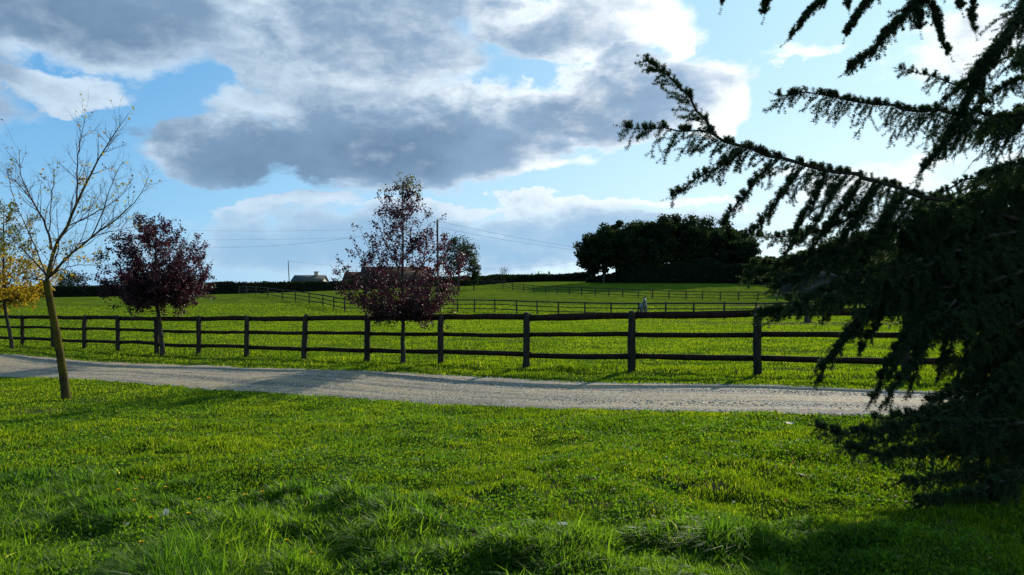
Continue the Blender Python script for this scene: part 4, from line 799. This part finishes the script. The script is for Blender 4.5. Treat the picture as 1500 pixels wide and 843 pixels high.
# boughs in front, middle height
for l_,r_,h_ in (([(1540,330,7.3),(1440,350,6.7),(1340,402,6.3),(1250,432,6.1),(1180,452,6.0),(1115,460,5.95)],.026,(.12,.42)),
 ([(1540,380,7.2),(1430,420,6.5),(1360,500,6.1),(1320,560,5.95),(1296,592,5.9)],.028,(.1,.3)),
 ([(1400,320,6.9),(1300,335,6.6),(1220,360,6.45),(1150,388,6.35),(1095,404,6.3)],.016,(.1,.34)),
 ([(1300,350,6.6),(1210,375,6.5),(1140,385,6.45),(1100,388,6.4)],.010,(.06,.2)),
 ([(1420,410,6.5),(1310,440,6.3),(1250,485,6.2),(1205,532,6.15)],.014,(.1,.24)),([(1400,420,6.4),(1330,430,6.3),(1285,470,6.25),(1258,520,6.2)],.012,(.1,.22)),
 ([(1370,420,6.5),(1300,420,6.4),(1240,440,6.3),(1205,470,6.3)],.012,(.1,.25)),([(1400,440,6.2),(1345,490,6.1),(1310,530,6.0),(1300,560,6.0)],.012,(.08,.2)),
 ([(1440,430,6.6),(1420,470,6.5),(1412,512,6.5)],.008,(.05,.12)),([(1475,420,6.8),(1465,470,6.7),(1458,522,6.7)],.009,(.06,.14)),([(1400,460,6.5),(1385,510,6.4),(1372,560,6.4)],.009,(.06,.12)),([(1360,450,6.4),(1348,490,6.4),(1340,530,6.4)],.008,(.05,.12)),
 ([(1500,470,6.9),(1440,520,6.6),(1425,560,6.5),(1420,590,6.5)],.009,(.06,.14)),
 ([(1540,600,7.0),(1450,592,6.4),(1380,604,6.0),(1300,636,5.7),(1235,635,5.55),(1198,626,5.5)],.028,(.1,.3)),
 ([(1540,560,6.8),(1450,566,6.4),(1400,578,6.25),(1360,586,6.2)],.016,(.08,.2)),([(1480,600,6.4),(1400,598,6.1),(1340,604,5.95),(1280,612,5.85)],.016,(.08,.22)),
 ([(1540,650,6.6),(1440,650,6.1),(1370,656,5.8),(1290,672,5.6),(1235,655,5.5)],.022,(.08,.26)),([(1540,690,6.4),(1450,690,6.0),(1380,700,5.7),(1320,705,5.55)],.02,(.1,.24)),
 ([(1540,730,6.2),(1470,720,5.9),(1420,725,5.7)],.016,(.1,.22)),([(1560,640,6.3),(1480,620,6.0),(1400,640,5.8),(1350,665,5.7)],.018,(.1,.3))):
    bough(Q3(l_),r_,.004,h_,.036,(-.6,0,-.5),.07,m=11,t0=.12,spread=.7)
for l_,r_,h_ in (([(1350,380,6.3),(1270,400,6.2),(1190,430,6.1),(1130,470,6.05)],.012,(.1,.26)),([(1330,420,6.3),(1260,460,6.2),(1215,520,6.15),(1200,560,6.1)],.011,(.1,.22)),([(1380,430,6.3),(1320,500,6.2),(1290,560,6.1),(1275,590,6.1)],.011,(.1,.22)),
 ([(1450,380,6.5),(1380,440,6.4),(1345,520,6.3),(1330,575,6.2)],.012,(.1,.25)),([(1300,340,6.4),(1230,380,6.3),(1160,410,6.25),(1120,430,6.2)],.010,(.08,.24)),([(1480,440,6.5),(1430,500,6.4),(1400,560,6.3)],.010,(.1,.22)),
 ([(1280,300,6.4),(1210,340,6.35),(1150,350,6.3),(1100,345,6.3)],.009,(.08,.2)),([(1540,760,5.9),(1450,765,5.6),(1370,770,5.4),(1320,775,5.3)],.016,(.1,.24)),([(1540,800,5.6),(1460,790,5.4),(1400,800,5.3)],.014,(.1,.2)),([(1500,620,5.9),(1400,620,5.8),(1310,640,5.7),(1260,660,5.6)],.014,(.1,.28)),  # the lowest boughs are added to darken the shade below the cedar
 ([(1540,500,6.6),(1480,560,6.4),(1440,620,6.2)],.014,(.1,.3)),([(1500,690,5.8),(1400,730,5.6),(1340,735,5.5)],.014,(.1,.28))):
    bough(Q3(l_),r_,.003,h_,.034,(-.5,0,-.7),.06,m=10,t0=.05,spread=.6)
# fill: many boughs inside the dense part
yb=[60,150,240,300,360,420,480,520,560,600,650,700,750]; xb=[1450,1400,1365,1320,1255,1240,1330,1370,1395,1340,1300,1340,1400]
for k_ in range(82):
    ys=CR.uniform(290,770) if k_<73 else CR.uniform(90,270); Ye=CR.uniform(5.9,8.3); xe=np.interp(ys,yb,xb)+CR.random()**1.5*190; z0=min(ys+CR.uniform(-110,-10),700)
    p0=P3(1535,z0,7.9); p0[0]=TX-.15; p1=P3(xe,ys,Ye); pm=(p0*.5+p1*.5)+np.array([0,0,CR.uniform(.02,.14)])
    bough(np.array([p0,pm,p1]),.022,.004,(.2,.5),.055,(-.5,CR.uniform(-.3,.3),-.7),.08,m=8,t0=.25,spread=.9,wd=.0034,dens=.8)
# low skirt and the sides away from the camera
for k_ in range(52):
    h_=CR.uniform(.4,9.3); a_=CR.uniform(-1.9,1.9) if h_<1.8 else CR.uniform(-1.3,1.0); Lb=np.interp(h_,[0,2.5,9.5],[2.9,3.7,.6])*CR.uniform(.75,1.05)
    if k_>44: a_=CR.uniform(1.9,4.4); h_=CR.uniform(6.5,9.3); Lb*=.55
    p0=np.array([TX,TY,cb0[2]+h_]); dd=np.array([math.cos(a_),math.sin(a_),0]); p1=p0+dd*Lb+np.array([0,0,-.12*Lb]); pm=(p0+p1)/2+np.array([0,0,.09*Lb])
    bough(np.array([p0,pm,p1]),.04,.005,(.3,.6),.085,tuple(dd*.5+np.array([0,0,-.7])),.08,m=5,t0=.15,spread=1.,wd=.007,dens=.5,nl=.03)
